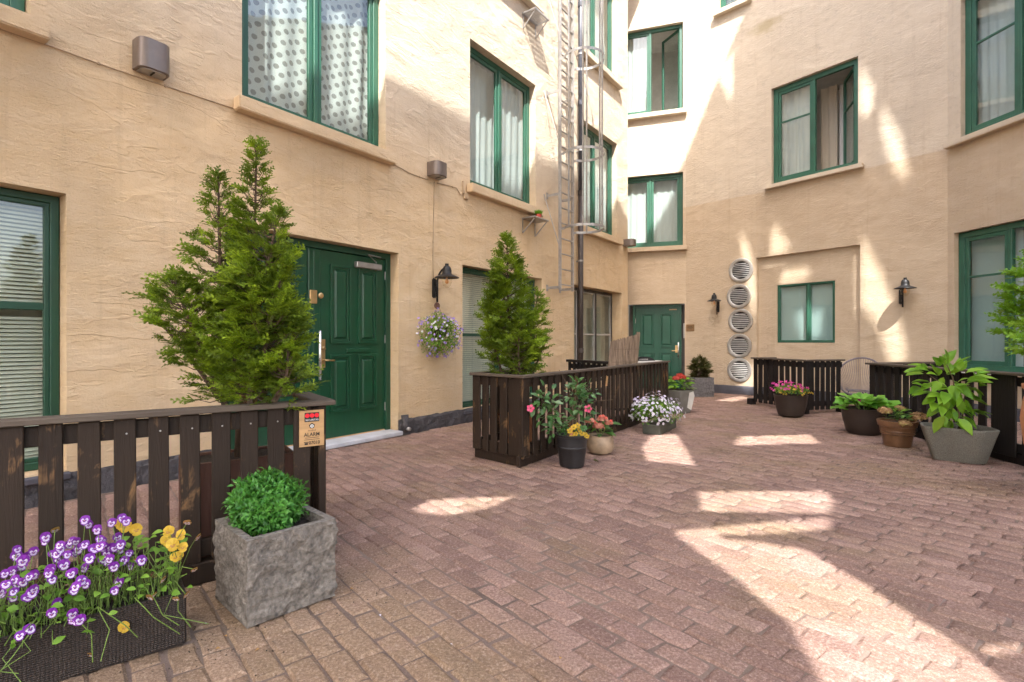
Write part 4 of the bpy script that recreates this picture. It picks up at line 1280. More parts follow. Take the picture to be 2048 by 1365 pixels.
def run(root, a, b, h, z0, widths, gap, side, mat, rails=(.12, .74), rail_in=True, seed=0, thick=.022):
    """slats along a to b (2-D, root space); side=+1 puts the rails left of the direction"""
    rr = random.Random(seed)
    a, b = Vector(a), Vector(b)
    L = (b - a).length; d = (b - a) / L
    ang = math.atan2(d.y, d.x)
    M = Matrix.Translation((a.x, a.y, 0)) @ Matrix.Rotation(ang, 4, 'Z')
    x = 0.0; k = 0
    while x < L - .02:
        w = widths[k % len(widths)] if not callable(widths) else widths(k, x)
        w = min(w, L - x)
        me = slat_mesh(w, thick * side, h - z0, rr.randrange(5), mat) if w > .03 else None
        if me:
            o = bpy.data.objects.new('slat', me); COL.objects.link(o); o.parent = root
            o.matrix_local = M @ Matrix.Translation((x + w / 2, rr.uniform(-.002, .002), z0 + rr.uniform(-.004, .006))) @ Matrix.Rotation(rr.uniform(-.006, .006), 4, 'Y')
        x += w + (gap(k) if callable(gap) else gap); k += 1
    for rz, rh in ((rails[0], .09), (rails[1], .09)):
        y0, y1 = sorted((side * (thick + .004), side * (thick + .042)))
        MB().box(0.0, L, y0, y1, rz, rz + rh).build('rail', mat, root, bevel=.004, M=M)
    return M, L

def cap(root, pts, w0, w1, z, mat='cap_wood', t=.028):
    """mitred capping boards along an open polyline; w0 to the right, w1 to the left of the direction"""
    P = [Vector(p) for p in pts]
    offs = []
    for i, p in enumerate(P):
        ds = []
        if i > 0: ds.append((P[i] - P[i - 1]).normalized())
        if i < len(P) - 1: ds.append((P[i + 1] - P[i]).normalized())
        n = sum((Vector((-d.y, d.x)) for d in ds), Vector((0, 0))).normalized()
        c = n.dot(Vector((-ds[0].y, ds[0].x)))
        offs.append(n / max(c, .3))
    for i in range(len(P) - 1):
        q = [P[i] - offs[i] * w0, P[i + 1] - offs[i + 1] * w0, P[i + 1] + offs[i + 1] * w1, P[i] + offs[i] * w1]
        ctr = sum(q, Vector((0, 0))) / 4; d = (P[i + 1] - P[i]).normalized(); ang = math.atan2(d.y, d.x)
        Rm = Matrix.Rotation(-ang, 2)
        ql = [Rm @ (x - ctr) for x in q]
        ql = [Vector((x.x * .9985, x.y)) for x in ql]
        MB().prism(ql, 0, t).build('cap_board', mat, root, bevel=.004, M=Matrix.Translation((ctr.x, ctr.y, z)) @ Matrix.Rotation(ang, 4, 'Z'))

def screws(root, M, xs, zs, y):
    for x in xs:
        for z in zs:
            MB().lathe([(.0045, 0), (.0045, .002), (.002, .003)], 8, M=M @ Matrix.Translation((x, y, z)) @ Matrix.Rotation(math.pi / 2, 4, 'X')).build('screw', 'galvanised', root)

# ---- left fence: long run beside the path, with an end turned to the wall
FE = Vector((-1.083, 3.063)); FD = Vector((0.82, 0.572)).normalized(); FN = Vector((-FD.y, FD.x))
left_f = thing('slatted_fence', 'dark slatted fence with grey cap in the left foreground under the big conifer', 'fence', loc=(FE.x, FE.y, 0))
HC = .877
def lf(t): return -FD * t
Mf, Lf = run(left_f, lf(2.2), lf(.0) , HC, .115, [.088], .047, 1, 'fence_wood', rails=(.13, .775), seed=4)
screws(left_f, Mf, [.044 + .135 * k + .004 for k in range(9, 16)], (.805,), -.001)
# end face towards the door, close boards
run(left_f, (0, 0), FN * .52, HC, .10, [.09, .09, .09, .09, .09], .012, 1, 'fence_wood', rails=(.13, .775), seed=5)
MB().box(-2.2, -.02, .0, .075, .0, .11, M=Matrix.Rotation(math.atan2(FD.y, FD.x), 4, 'Z')).build('base_beam', 'fence_wood', left_f, bevel=.006)
cap(left_f, [lf(2.3), FD * .012, FD * .012 + FN * .56], .035, .075, HC + .0015)
# alarm notice on the end of the fence
sg = thing('alarm_sign', 'small wooden alarm notice with three red dots on the left fence', 'sign',
           Matrix.Translation((FE.x, FE.y, 0)) @ Matrix.Rotation(math.atan2(FD.y, FD.x), 4, 'Z') @ Matrix.Translation((-.083, -.0105, .752)))
MB().box(-.068, .068, -.004, .004, -.103, .103).build('board', 'sign_wood', sg, bevel=.0015)
MB().box(-.040, .040, -.0065, -.0045, .038, .090).build('emblem_field', 'ink_black', sg)
for i in range(3):
    MB().lathe([(.0125, 0), (.0125, .0012)], 20, M=Matrix.Translation(((i - 1) * .0262, -.0067, .0735)) @ Matrix.Rotation(math.pi / 2, 4, 'X')).build('red_dot', 'ink_red', sg)
def text(parent, body, size, x, z, y, mat, sx=1.0, font_space=1.0, bold=0.0):
    cu = bpy.data.curves.new('lettering', 'FONT'); cu.body = body; cu.size = size; cu.align_x = 'CENTER'; cu.align_y = 'CENTER'; cu.extrude = .0003; cu.space_character = font_space; cu.offset = bold
    o = bpy.data.objects.new('lettering', cu); COL.objects.link(o)
    dg = bpy.context.evaluated_depsgraph_get(); dg.update()
    me = bpy.data.meshes.new_from_object(o.evaluated_get(dg))
    bpy.data.objects.remove(o); bpy.data.curves.remove(cu)
    me.materials.clear()
    return link('lettering', me, mat, parent, Matrix.Translation((x, y, z)) @ Matrix.Rotation(math.pi / 2, 4, 'X') @ Matrix.Diagonal((sx, 1, 1, 1)))
text(sg, 'SECURITAS', .0145, 0, .0475, -.0069, 'ink_white', 1.0, 1.0)
pg = [(.017 * math.sin(2 * math.pi * k / 5), .017 * math.cos(2 * math.pi * k / 5)) for k in range(5)]
MB().prism(pg[::-1], 0, .0012, M=Matrix.Translation((0, -.0048, .014)) @ Matrix.Rotation(math.pi / 2, 4, 'X')).build('pentagon', 'ink_black', sg)
MB().lathe([(.0095, 0), (.0095, .0008)], 18, M=Matrix.Translation((0, -.0062, .013)) @ Matrix.Rotation(math.pi / 2, 4, 'X')).build('pentagon_ring', 'ink_white', sg)
MB().lathe([(.0042, 0), (.0042, .0006)], 14, M=Matrix.Translation((0, -.0072, .013)) @ Matrix.Rotation(math.pi / 2, 4, 'X')).build('pentagon_eye', 'ink_black', sg)
for i, (x, w, h) in enumerate([(-.019, .003, .008), (-.012, .0045, .006), (-.004, .004, .006), (.004, .0045, .009), (.012, .0035, .006), (.019, .003, .010)]):
    MB().box(x - w * .7, x + w * .7, -.0055, -.0045, -.016, -.016 + h).build('faded_print', 'plaque', sg)
text(sg, 'ALARM', .0285, 0, -.036, -.0046, 'ink_black', .95, 1.0, .0006)
MB().box(-.038, .038, -.0055, -.0045, -.0545, -.0520).build('printed_line', 'ink_black', sg)
MB().box(-.043, .043, -.0055, -.0045, -.0645, -.0620).build('printed_line', 'ink_black', sg)
text(sg, '07010', .026, .014, -.083, -.0046, 'ink_black', .9, 1.05, .0006)
ph = MB().box(-.040, -.022, -.0055, -.0045, -.092, -.082); ph.box(-.044, -.018, -.0055, -.0045, -.0795, -.0755); ph.build('telephone_mark', 'ink_black', sg)

# ---- middle enclosure round the second conifer
C0 = ground(1045, 937); C0 = Vector((C0.x, C0.y))
CL = Vector((-.425, 5.656)); CR = Vector((2.71, 9.08))
mid_f = thing('slatted_fence', 'dark slatted enclosure in the middle around the smaller conifer', 'fence', loc=(C0.x, C0.y, 0))
dL = CL - C0; dR = CR - C0
uL, uR = dL.normalized(), dR.normalized()
run(mid_f, dL, (0, 0), .882, .10, lambda k, x: [.115, .075, .085, .105, .16][k % 5], lambda k: [.045, .038, .042, .022, .0][k % 5], 1, 'fence_wood', rails=(.115, .785), seed=8)
run(mid_f, uR * .012, dR, .882, .085, lambda k, x: .125 if k == 0 else .084, .072, 1, 'fence_wood', rails=(.12, .785), seed=9)
run(mid_f, dL + uR * 1.0, dL, .882, .10, [.098], .05, 1, 'fence_wood', rails=(.12, .785), seed=10)
n_R = Vector((-uR.y, uR.x))
for (a, b) in ((dL, Vector((0, 0))), (Vector((0, 0)), dR)):
    d = (b - a).normalized(); L = (b - a).length
    MB().box(.0, L - .05, .03, .075, .0, .11, M=Matrix.Translation((a.x, a.y, 0)) @ Matrix.Rotation(math.atan2(d.y, d.x), 4, 'Z')).build('base_beam', 'fence_wood', mid_f, bevel=.006)
cap(mid_f, [dL + uR * 1.0, dL, Vector((0, 0)), dR], .028, .07, .8835)
# a small paper tag pinned to the long side
tg = MB().add([(-.028, 0, -.07), (.028, 0, -.07), (.030, -.012, .055), (-.02, -.010, .07), (-.028, .003, -.07), (.028, .003, -.07), (.030, -.009, .055), (-.02, -.007, .07)], [(0, 1, 2, 3), (7, 6, 5, 4), (0, 4, 5, 1), (1, 5, 6, 2), (2, 6, 7, 3), (3, 7, 4, 0)])
pt = C0 + uR * 2.0
tgo = tg.build('paper_tag', 'sign_wood', None, M=Matrix.Translation((pt.x + .012, pt.y - .012, .735)) @ Matrix.Rotation(math.atan2(uR.y, uR.x), 4, 'Z'))
tgo['label'] = 'small tan tag pinned to the slats above the pale stake'; tgo['category'] = 'tag'

# ---- short fence across, at the back of the enclosure
B0, B1 = Vector((1.05, 9.85)), Vector((1.93, 8.35))
bf = thing('slatted_fence', 'short black slatted fence behind the reed screen by the drainpipe', 'fence', loc=(B0.x, B0.y, 0))
run(bf, (0, 0), B1 - B0, .86, .10, [.08], .06, 1, 'fence_wood_black', rails=(.12, .74), seed=12)
cap(bf, [Vector((0, 0)), B1 - B0], .05, .06, .8615, 'fence_wood_black', .045)

# ---- right back enclosure in front of the frosted window
D0, D1, D2 = Vector((4.75, 10.35)), Vector((5.04, 9.0)), Vector((5.83, 9.25))
df = thing('slatted_fence', 'dark slatted corner fence beside the woven chair', 'fence', loc=(D1.x, D1.y, 0))
run(df, D0 - D1, Vector((0, 0)), .90, .06, [.095], .05, 1, 'fence_wood_black', rails=(.12, .79), seed=14)
run(df, (D2 - D1).normalized() * .015, D2 - D1, .90, .06, lambda k, x: .15 if k == 0 else .085, .035, 1, 'fence_wood_black', rails=(.12, .79), seed=15)
dn = Vector((.95, .3)).normalized()
run(df, D0 - D1 + dn * .5, D0 - D1, .90, .06, [.095], .05, 1, 'fence_wood_black', rails=(.12, .79), seed=16)
cap(df, [D0 - D1 + dn * .5, D0 - D1, Vector((0, 0)), D2 - D1], .04, .08, .9015)
for p in (D0 - D1, Vector((0, 0)), D2 - D1):
    MB().box(-.06, .06, -.01, .11, 0, .12, M=Matrix.Translation((p.x, p.y, 0)) @ Matrix.Rotation(math.atan2((D2 - D1).y, (D2 - D1).x), 4, 'Z')).build('post_foot', 'fence_wood_black', df, bevel=.005)

# ---- right front fence that runs towards the camera
E2, E0, E1 = Vector((6.75, 8.25)), Vector((5.30, 7.80)), Vector((5.02, 4.6))
ef = thing('slatted_fence', 'black slatted fence on the right behind the flower pots', 'fence', loc=(E0.x, E0.y, 0))
Me, Le = run(ef, Vector((0, 0)), E1 - E0, .90, .07, lambda k, x: .30 if 2.02 < x < 2.2 else (.14 if k == 0 else .105), lambda k: .075, 1, 'fence_wood_black', rails=(.12, .79), seed=17)
run(ef, E2 - E0, Vector((0, 0)), .90, .07, [.10], .05, 1, 'fence_wood_black', rails=(.12, .79), seed=18)
cap(ef, [E2 - E0, Vector((0, 0)), E1 - E0], .05, .09, .9015)
MB().box(.0, Le, .03, .085, .0, .115, M=Me).build('base_beam', 'fence_wood_black', ef, bevel=.006)

# ------------------------------------------------------------------ furniture behind the fences
# reed screen leaning on the fence
rs = thing('reed_screen', 'rolled brown reed screen leaning behind the middle fence', 'reed screen', loc=(1.72, 8.2, 0.62), rz=.30)
rb = MB(); rr = random.Random(5)
for i in range(120):
    u = i / 119; x = (u - .5) * .50
    for lay in range(2):
        top = .72 + .14 * u + rr.uniform(-.018, .012)
        xx = x + rr.uniform(-.004, .004); y = .03 * math.sin(u * 3) + lay * .012 + rr.uniform(-.004, .004)
        rb.tube([(xx - .07, y, -.42), (xx + .0, y + .02, .1), (xx + .09 + rr.uniform(-.01, .01), y + .06, top * .86)], [.0048, .0045, .003], 4)
q = rb.build('reeds', 'reed', rs); q['kind'] = 'stuff'
for zz in (-.2, .05, .3, .5):
    MB().box(-.22 + zz * .12, .24 + zz * .12, -.022, -.016, zz, zz + .006).build('binding_wire', 'twig_brown', rs)
rb = MB()
for i in range(26):
    a = rr.uniform(0, 6.28); r = .035 * math.sqrt(rr.random())
    rb.tube([(.20 + r * math.cos(a), .02 + r * math.sin(a), -.40), (.335 + r * math.cos(a), .08 + r * math.sin(a), .76 + rr.uniform(-.02, .02))], [.005, .004], 4)
q = rb.build('rolled_edge', 'reed', rs); q['kind'] = 'stuff'

# table with a dark cushion near the back door
tb = thing('garden_table', 'pale topped garden table at the end of the middle fence', 'table', loc=(2.44, 9.75, 0), rz=.3)
MB().box(-.36, .36, -.3, .3, .855, .885).build('table_top', 'pale_slab', tb, bevel=.008)
for x in (-.32, .32):
    for y in (-.26, .26):
        MB().box(x - .02, x + .02, y - .02, y + .02, 0, .854).build('leg', 'lamp_black', tb)
cu = thing('grill_lid', 'black lid resting on the pale garden table', 'lid', Matrix.Translation((2.36, 9.83, .8865)) @ Matrix.Rotation(.3, 4, 'Z'))
n = 10; pr = [(-.25, 0)] + [(-.25 + .5 * k / n, .07 * math.sin(math.pi * min(1, (k / n) * 1.0)) ** .5) for k in range(1, n)] + [(.25, 0)]
mb = MB(); vs = []
for y in (-.17, .17):
    for x, z in pr: vs.append((x, y, z))
m = len(pr)
mb.add(vs, [tuple(range(m - 1, -1, -1))[::-1], tuple(range(m, 2 * m))[::-1]] + [(i, (i + 1) % m, m + (i + 1) % m, m + i) for i in range(m)])
mb.build('lid_shell', 'lamp_black', cu, bevel=.004)
MB().tube([(-.08, -.172, .02), (-.08, -.20, .03), (.08, -.20, .03), (.08, -.172, .02)], .008, 6).build('handle', 'metal_grey', cu)

# woven egg chair
ch = thing('woven_chair', 'round wire chair with violet grey cords behind the corner fence', 'chair', loc=(6.24, 9.45, 0), rz=-.75)
def egg(t, k=1.0, tilt=0.62):
    a = 2 * math.pi * t
    x = .35 * math.sin(a) * k; v = .42 * math.cos(a) * k
    return Vector((x, v * math.cos(tilt + .25) , .62 + v * math.sin(tilt + .25)))
ringp = [egg(i / 40) for i in range(40)]
MB().tube(ringp, .017, 8, closed=True).build('hoop_frame', 'cord_violet', ch, smooth=True)
seat = [Vector((.16 * math.sin(2 * math.pi * i / 24), -.03 + .16 * math.cos(2 * math.pi * i / 24), .36)) for i in range(24)]
MB().tube(seat, .011, 6, closed=True).build('seat_ring', 'cord_violet', ch, smooth=True)
cd = MB()
for i in range(56):
    p = egg((i + .5) / 56, .985); a = 2 * math.pi * (i + .5) / 56
    q = Vector((.16 * math.sin(a), -.03 + .16 * math.cos(a), .36))
    m_ = (p + q) / 2; m_.z -= .045
    cd.tube([p, m_, q], .0042, 4)
cd.build('cords', 'cord_violet', ch)['kind'] = 'stuff'
for k in range(3):
    a = 2 * math.pi * k / 3 + .5
    MB().tube([(.15 * math.sin(a), -.03 + .15 * math.cos(a), .355), (.30 * math.sin(a), -.03 + .30 * math.cos(a), .012)], .011, 6).build('leg', 'lamp_black', ch)

# ------------------------------------------------------------------ plants
def leaf_tpl(nseg=3, fold=.18, curl=.25, base=.08, shape=.9):
    """leaf along +x, length 1, width 1 (scaled later), triangles; midrib lower than the edges"""
    vs = [(0, 0, 0)]
    for i in range(1, nseg + 1):
        u = i / (nseg + 1)
        w = math.sin(math.pi * u ** shape) * .5
        z = -curl * u * u
        vs += [(u, -w, z + fold * w), (u, 0, z), (u, w, z + fold * w)]
    vs.append((1, 0, -curl))
    fs = [(0, 1, 2), (0, 2, 3)]
    for i in range(nseg - 1):
        a = 1 + 3 * i; b = a + 3
        fs += [(a, b, b + 1), (a, b + 1, a + 1), (a + 1, b + 1, b + 2), (a + 1, b + 2, a + 2)]
    a = 1 + 3 * (nseg - 1); e = len(vs) - 1
    fs += [(a, e, a + 1), (a + 1, e, a + 2)]
    return np.array(vs, float), np.array(fs)

def tpl_mesh(name, tpl, L, Wd, mat, smooth=True):
    v = tpl[0] * np.array([L, Wd, L])
    me = np_mesh(name, v, tpl[1]); me.materials.append(MATS[mat])
    if smooth: me.polygons.foreach_set('use_smooth', [True] * len(me.polygons))
    return me

def place(name, me, root, p, d, up=(0, 0, 1), roll=0.0, s=1.0):
    o = bpy.data.objects.new(name, me); COL.objects.link(o); o.parent = root
    o.matrix_local = Matrix.Translation(p) @ basis1(d, up, roll) @ Matrix.Scale(s, 4)
    return o

LEAF = leaf_tpl(3)
LEAF_S = leaf_tpl(1, .25, .2)

def frond_tpl():
    """flat scaly spray of a thuja: a rib with narrow side twigs"""
    rr = random.Random(11); vs, fs = [], []
    def blade(x, y, z, ang, L, w, lift):
        o = len(vs); c, s = math.cos(ang), math.sin(ang)
        for (u, v) in ((0, 0), (.45, -w), (1.0, 0), (.45, w)):
            vs.append((x + (u * c) * L - v * s, y + (u * s) * L + v * c, z + lift * u * u * L - .18 * (x + u * L * c) ** 2))
        fs.append((o, o + 1, o + 2)); fs.append((o, o + 2, o + 3))
    blade(0, 0, 0, 0, 1.0, .034, 0)
    for i in range(7):
        x = .16 + .12 * i; sg = 1 if i % 2 else -1
        L = .42 * (1 - .55 * i / 8) * rr.uniform(.85, 1.1); a = sg * rr.uniform(.55, .8)
        blade(x, 0, 0, a, L, .042, rr.uniform(-.1, .15))
        blade(x + L * .35 * math.cos(a), L * .35 * math.sin(a), 0, a - sg * .55, L * .5, .038, rr.uniform(-.1, .15))
        blade(x + L * .5 * math.cos(a), L * .5 * math.sin(a), 0, a + sg * .5, L * .38, .036, rr.uniform(-.1, .15))
    return np.array(vs), np.array(fs)
FROND = frond_tpl()

def conifer(root, leaders, seed, size=.135, nm='crown', mat='leaf_thuja', dens=1.0, sparse=()):
    """leaders: (base, tip, Rmax, h0, number, lean profile). Each has a stem, twigs and sprays of its own"""
    rg = np.random.default_rng(seed)
    VV, FF, base = [], [], 0
    tw = MB()
    for (b, tip, Rm, h0, num, pk) in leaders:
        b = np.array(b, float); tip = np.array(tip, float)
        bend = rg.normal(0, .02, 3)
        def axis(h):
            h = np.asarray(h)[..., None]
            return b + (tip - b) * h + bend * np.sin(h * math.pi)
        hs = np.linspace(0, .98, 8)
        pts = [tuple(p) for p in axis(hs)]
        tw.tube(pts, [.016 * (1 - .85 * h) + .002 for h in hs], 6)
        nb = int(num * dens / 6.5)
        H = np.linalg.norm(tip - b)
        for i in range(nb):
            h = h0 + (1 - h0) * (i + rg.uniform(0, 1)) / nb
            uu = (h - h0) / (1 - h0)
            # widest at pk, pointed at the tip
            prof = (uu / pk) ** .45 if uu < pk else ((1 - uu) / (1 - pk)) ** .68
            if pk < .02: prof = (1 - uu) ** .8
            prof = .55 + .45 * prof if uu < pk else prof
            L = Rm * max(prof, .05) * rg.uniform(.70, 1.12)
            az = rg.uniform(0, 2 * math.pi) if i % 2 else i * 2.4
            up = .28 + .60 * uu + rg.normal(0, .16)
            d = np.array([math.cos(az), math.sin(az), up]); d /= np.linalg.norm(d)
            p0 = axis(h)
            p1 = p0 + d * L; pm = p0 + d * L * .5 + np.array([0, 0, -.02])
            tw.tube([tuple(p0), tuple(pm), tuple(p1)], [.0045, .003, .0012], 3, cap=False)
            k = max(5, int(14 * (L / .25) ** .8))
            f = rg.uniform(.0, 1.0, k) ** .6 * .72 + .32
            P = p0 + d * (L * f)[:, None]
            side = np.cross(d, (0, 0, 1.0)); side /= np.linalg.norm(side)
            sgn = rg.choice([-1, 1], k)
            D = d[None] * rg.uniform(.6, 1.1, k)[:, None] + side[None] * (sgn * rg.uniform(.1, .9, k))[:, None] + rg.normal(0, .16, (k, 3)) + np.array([0, 0, .06])
            Uh = np.array([0, 0, 1.0])[None] + rg.normal(0, .45, (k, 3))
            R = basis(D, Uh, rg.normal(0, .5, k))
            S = size * rg.uniform(.55, 1.15, k) * (.55 + .45 * min(1, L / .16))
            v, fc = scatter(FROND[0], FROND[1], P, R, S)
            VV.append(v); FF.append(fc + base); base += len(v)
        # the leading shoot
        P = np.array([axis(.97)] * 5); D = np.array([[0, 0, 1.0]] * 5) + rg.normal(0, .25, (5, 3))
        v, fc = scatter(FROND[0], FROND[1], P, basis(D, rg.normal(size=(5, 3))), np.full(5, size * .9))
        VV.append(v); FF.append(fc + base); base += len(v)
    tw.build('branches', 'bark', root)
    c = link(nm, np_mesh(nm, np.concatenate(VV), np.concatenate(FF)), mat, root)
    return c

# big conifer behind the left fence, in a long reddish trough
TP = Vector((-1.62, 3.13))
t1 = thing('potted_conifer', 'tall many pointed conifer behind the left slatted fence', 'conifer', loc=(TP.x, TP.y, 0))
Mt = Matrix.Rotation(math.atan2(FD.y, FD.x), 4, 'Z')
tr_ = MB().ring(-.30, .28, -.17, .17, .025, 0, .54)
mm = Mt @ Matrix.Rotation(-math.pi / 2, 4, 'X')
tr_.v = [tuple(Mt @ Vector((x, z, y + .04))) for x, y, z in tr_.v]
tr_.build('trough', 'trough_wood', t1)
MB().box(-.274, .254, -.144, .144, .05, .565, M=Mt).build('soil', 'soil', t1)
def pt_(px, py, y):
    return ((px - CX) / F * y - TP.x, y - TP.y, EYE - (py - CY) / F * y)
B1_ = (0.0, 0.0, .58)
ld1 = [
    (B1_, pt_(513, 288, 3.14), .20, .24, 1100, .22),
    (pt_(440, 800, 3.16), pt_(436, 352, 3.16), .165, .36, 520, .30),
    (pt_(470, 790, 3.02), pt_(558, 425, 3.02), .20, .10, 820, .42),
    (pt_(455, 800, 3.08), pt_(347, 560, 3.08), .21, .28, 440, .45),
    (pt_(440, 800, 3.15), pt_(305, 628, 3.12), .12, .40, 170, .5),
    (pt_(500, 800, 3.0), pt_(560, 560, 2.98), .22, .05, 520, .40),
    (pt_(480, 800, 3.0), pt_(470, 640, 2.96), .17, .05, 260, .45),
    (pt_(440, 800, 3.1), pt_(385, 690, 3.08), .16, .05, 170, .5),
    (pt_(520, 800, 3.05), pt_(600, 640, 3.05), .15, .05, 260, .5),
    (pt_(450, 815, 3.04), pt_(415, 715, 3.02), .17, .0, 190, .3),
    (pt_(540, 815, 2.96), pt_(575, 700, 2.96), .17, .0, 240, .3),
    (pt_(500, 815, 2.95), pt_(500, 710, 2.94), .15, .0, 200, .3),
]
conifer(t1, ld1, 21, .115)
MB().tube([(0, 0, .5), (.01, .0, .9), (.015, .0, 1.3)], [.034, .028, .02], 10).build('trunk', 'bark', t1, smooth=True)
cs = pt_(478, 796, 2.98)
MB().tube([(cs[0] + .03, cs[1] + .12, cs[2] - .03), (cs[0], cs[1], cs[2])], .020, 10).build('cut_branch', 'cut_wood', t1)

# second conifer in the middle enclosure
TP2 = Vector((.055, 5.74))
t2 = thing('potted_conifer', 'smaller pointed conifer inside the middle slatted enclosure', 'conifer', loc=(TP2.x, TP2.y, 0))
MB().lathe([(.17, .0), (.20, .45), (.215, .45), (.215, .40)][:3] + [(.19, .45), (.185, .40)], 24).build('pot', 'terracotta', t2)
MB().lathe([(.186, .40), (.001, .405)], 20).build('soil', 'soil', t2)
def pt2(px, py, y):
    return ((px - CX) / F * y - TP2.x, y - TP2.y, EYE - (py - CY) / F * y)
ld2 = [
    ((0, 0, .40), pt2(1014, 474, 5.74), .27, .30, 1250, .30),
    (pt2(1035, 770, 5.72), pt2(1075, 590, 5.70), .20, .15, 400, .5),
    (pt2(1030, 770, 5.7), pt2(990, 560, 5.66), .21, .10, 480, .5),
    (pt2(1040, 775, 5.6), pt2(1040, 640, 5.52), .22, .05, 330, .4),
    (pt2(1050, 780, 5.7), pt2(1092, 680, 5.7), .13, .2, 110, .5),
    (pt2(1010, 780, 5.62), pt2(975, 660, 5.6), .16, .1, 190, .5),
]
conifer(t2, ld2, 22, .135)
MB().tube([(0, 0, .38), (0, .01, .9), (-.01, 0, 1.5)], [.028, .024, .014], 8).build('trunk', 'bark', t2, smooth=True)

# terracotta urn with a loose conifer at the right edge
UP = Vector((4.41, 4.16))
t3 = thing('potted_conifer', 'loose feathery conifer in a terracotta urn cut by the right edge', 'conifer', loc=(UP.x, UP.y, 0))
MB().lathe([(.16, 0), (.20, .15), (.265, .42), (.285, .62), (.27, .76), (.25, .84), (.275, .87), (.275, .90), (.235, .90), (.22, .82)], 36).build('urn', 'terracotta', t3, smooth=True)
MB().lathe([(.222, .82), (.001, .825)], 20).build('soil', 'soil', t3)
conifer(t3, [((0, 0, .8), (-.10, 0, 2.0), .42, .22, 340, .30), ((0, 0, .8), (-.22, .05, 1.55), .30, .3, 190, .5)], 23, .15, mat='leaf_citrus')

# ---- small foliage helpers
def blob_leaves(n, c, rad, L, Wd, rg, tpl=LEAF_S, out=.9, up=.35, shell=.55, squash_low=0.0, bump=.12):
    """leaves over an uneven rounded volume"""
    d = rg.normal(size=(n, 3)); d /= np.linalg.norm(d, axis=1, keepdims=True)
    if squash_low: d[:, 2] = np.where(d[:, 2] < -squash_low, -d[:, 2], d[:, 2])
    lump = 1 + bump * np.sin(d[:, 0] * 5 + 1) * np.cos(d[:, 1] * 6) + bump * .6 * np.sin(d[:, 2] * 9 + d[:, 0] * 7)
    r = (shell + (1 - shell) * rg.uniform(0, 1, n) ** .5) * lump
    P = np.array(c) + d * r[:, None] * np.array(rad)
    D = d * out + rg.normal(0, .55, (n, 3)) + np.array([0, 0, up])
    R = basis(D, d + np.array([0, 0, .6]) + rg.normal(0, .35, (n, 3)))
    S = np.stack([L * rg.uniform(.7, 1.25, n), Wd * rg.uniform(.75, 1.2, n), L * np.ones(n)], 1)
    return scatter(tpl[0], tpl[1], P, R, S), P, d

def foliage(root, parts, mat, nm='foliage'):
    VV, FF, b = [], [], 0
    for v, f in parts: VV.append(v); FF.append(f + b); b += len(v)
    o = link(nm, np_mesh(nm, np.concatenate(VV), np.concatenate(FF)), mat, root)
    o['kind'] = 'stuff'
    return o

def flower_tpl(pet=5, w=.42, cup=.15, r0=.10):
    """simple open flower facing +x (axis), radius 1"""
    vs, fs = [], []
    for k in range(pet):
        a = 2 * math.pi * k / pet; c, s = math.cos(a), math.sin(a); o = len(vs)
        for (r, t) in ((r0, 0), (.62, -w), (1.0, -w * .45), (1.0, w * .45), (.62, w)):
            y = r * c - t * s; z = r * s + t * c
            vs.append((cup * r * r, y, z))
        fs += [(o, o + 1, o + 4), (o + 1, o + 2, o + 3), (o + 1, o + 3, o + 4)]
    return np.array(vs), np.array(fs)
FLOWER = flower_tpl()

def flower_mass(root, P, d, r, mat, rg, nm='flowers', face=.8, tpl=FLOWER):
    n = len(P)
    D = d * face + rg.normal(0, .35, (n, 3)) + np.array([0, -.35, .25])
    R = basis(D, rg.normal(size=(n, 3)))
    v, f = scatter(tpl[0], tpl[1], P, R, r * rg.uniform(.75, 1.2, n))
    o = link(nm, np_mesh(nm, v, f), mat, root); o['kind'] = 'stuff'
    return o

def viola_mesh(name, r, mats):
    """pansy face along +x: two upper petals, two side petals, one broad lower petal, a yellow eye"""
    mb = MB()
    def petal(ang, L, w, x, mi, inner=.0, n=7):
        pts = []
        for i in range(n + 1):
            t = -math.pi * .5 + math.pi * i / n
            pts.append((L * (.50 + .50 * math.cos(t)), w * math.sin(t)))
        c, s = math.cos(ang), math.sin(ang)
        vs = [(x, 0, 0)] + [(x + .12 * r * math.sin(i * 1.7) * .35 - .10 * (u / L) ** 2 * r * .6, u * c - v * s, u * s + v * c) for i, (u, v) in enumerate(pts)]
        mb.add(vs, [(0, i + 1, i + 2) for i in range(n)], mi)
    petal(math.pi / 2 + .42, r * 1.02, r * .62, 0, 0); petal(math.pi / 2 - .42, r * 1.02, r * .62, -.002, 0)
    petal(math.pi - .25, r * .92, r * .52, .003, 0); petal(.25, r * .92, r * .52, .0035, 0)
    petal(math.pi - .1, r * .62, r * .36, .0045, 1); petal(.1, r * .62, r * .36, .005, 1)
    petal(-math.pi / 2, r * .98, r * .66, .0042, 0)
    petal(-math.pi / 2, r * .80, r * .52, .0062, 1)
    # dark whiskers and eye
    petal(-math.pi / 2, r * .42, r * .24, .008, 2, n=5); petal(math.pi + .2, r * .40, r * .12, .0075, 2, n=4); petal(-.2, r * .40, r * .12, .0075, 2, n=4)
    petal(-math.pi / 2, r * .18, r * .10, .010, 3, n=4)
    me = mb.mesh(name)
    for m in mats: me.materials.append(MATS[m])
    return me
V_PURPLE = viola_mesh('flower', .0195, ['petal_purple', 'petal_lilac', 'petal_purple', 'petal_yellow'])
V_YELLOW = viola_mesh('flower', .025, ['petal_yellow', 'petal_yellow', 'petal_wilted', 'petal_yellow'])
V_WILT = viola_mesh('flower', .020, ['petal_wilted', 'petal_lilac', 'petal_wilted', 'petal_wilted'])

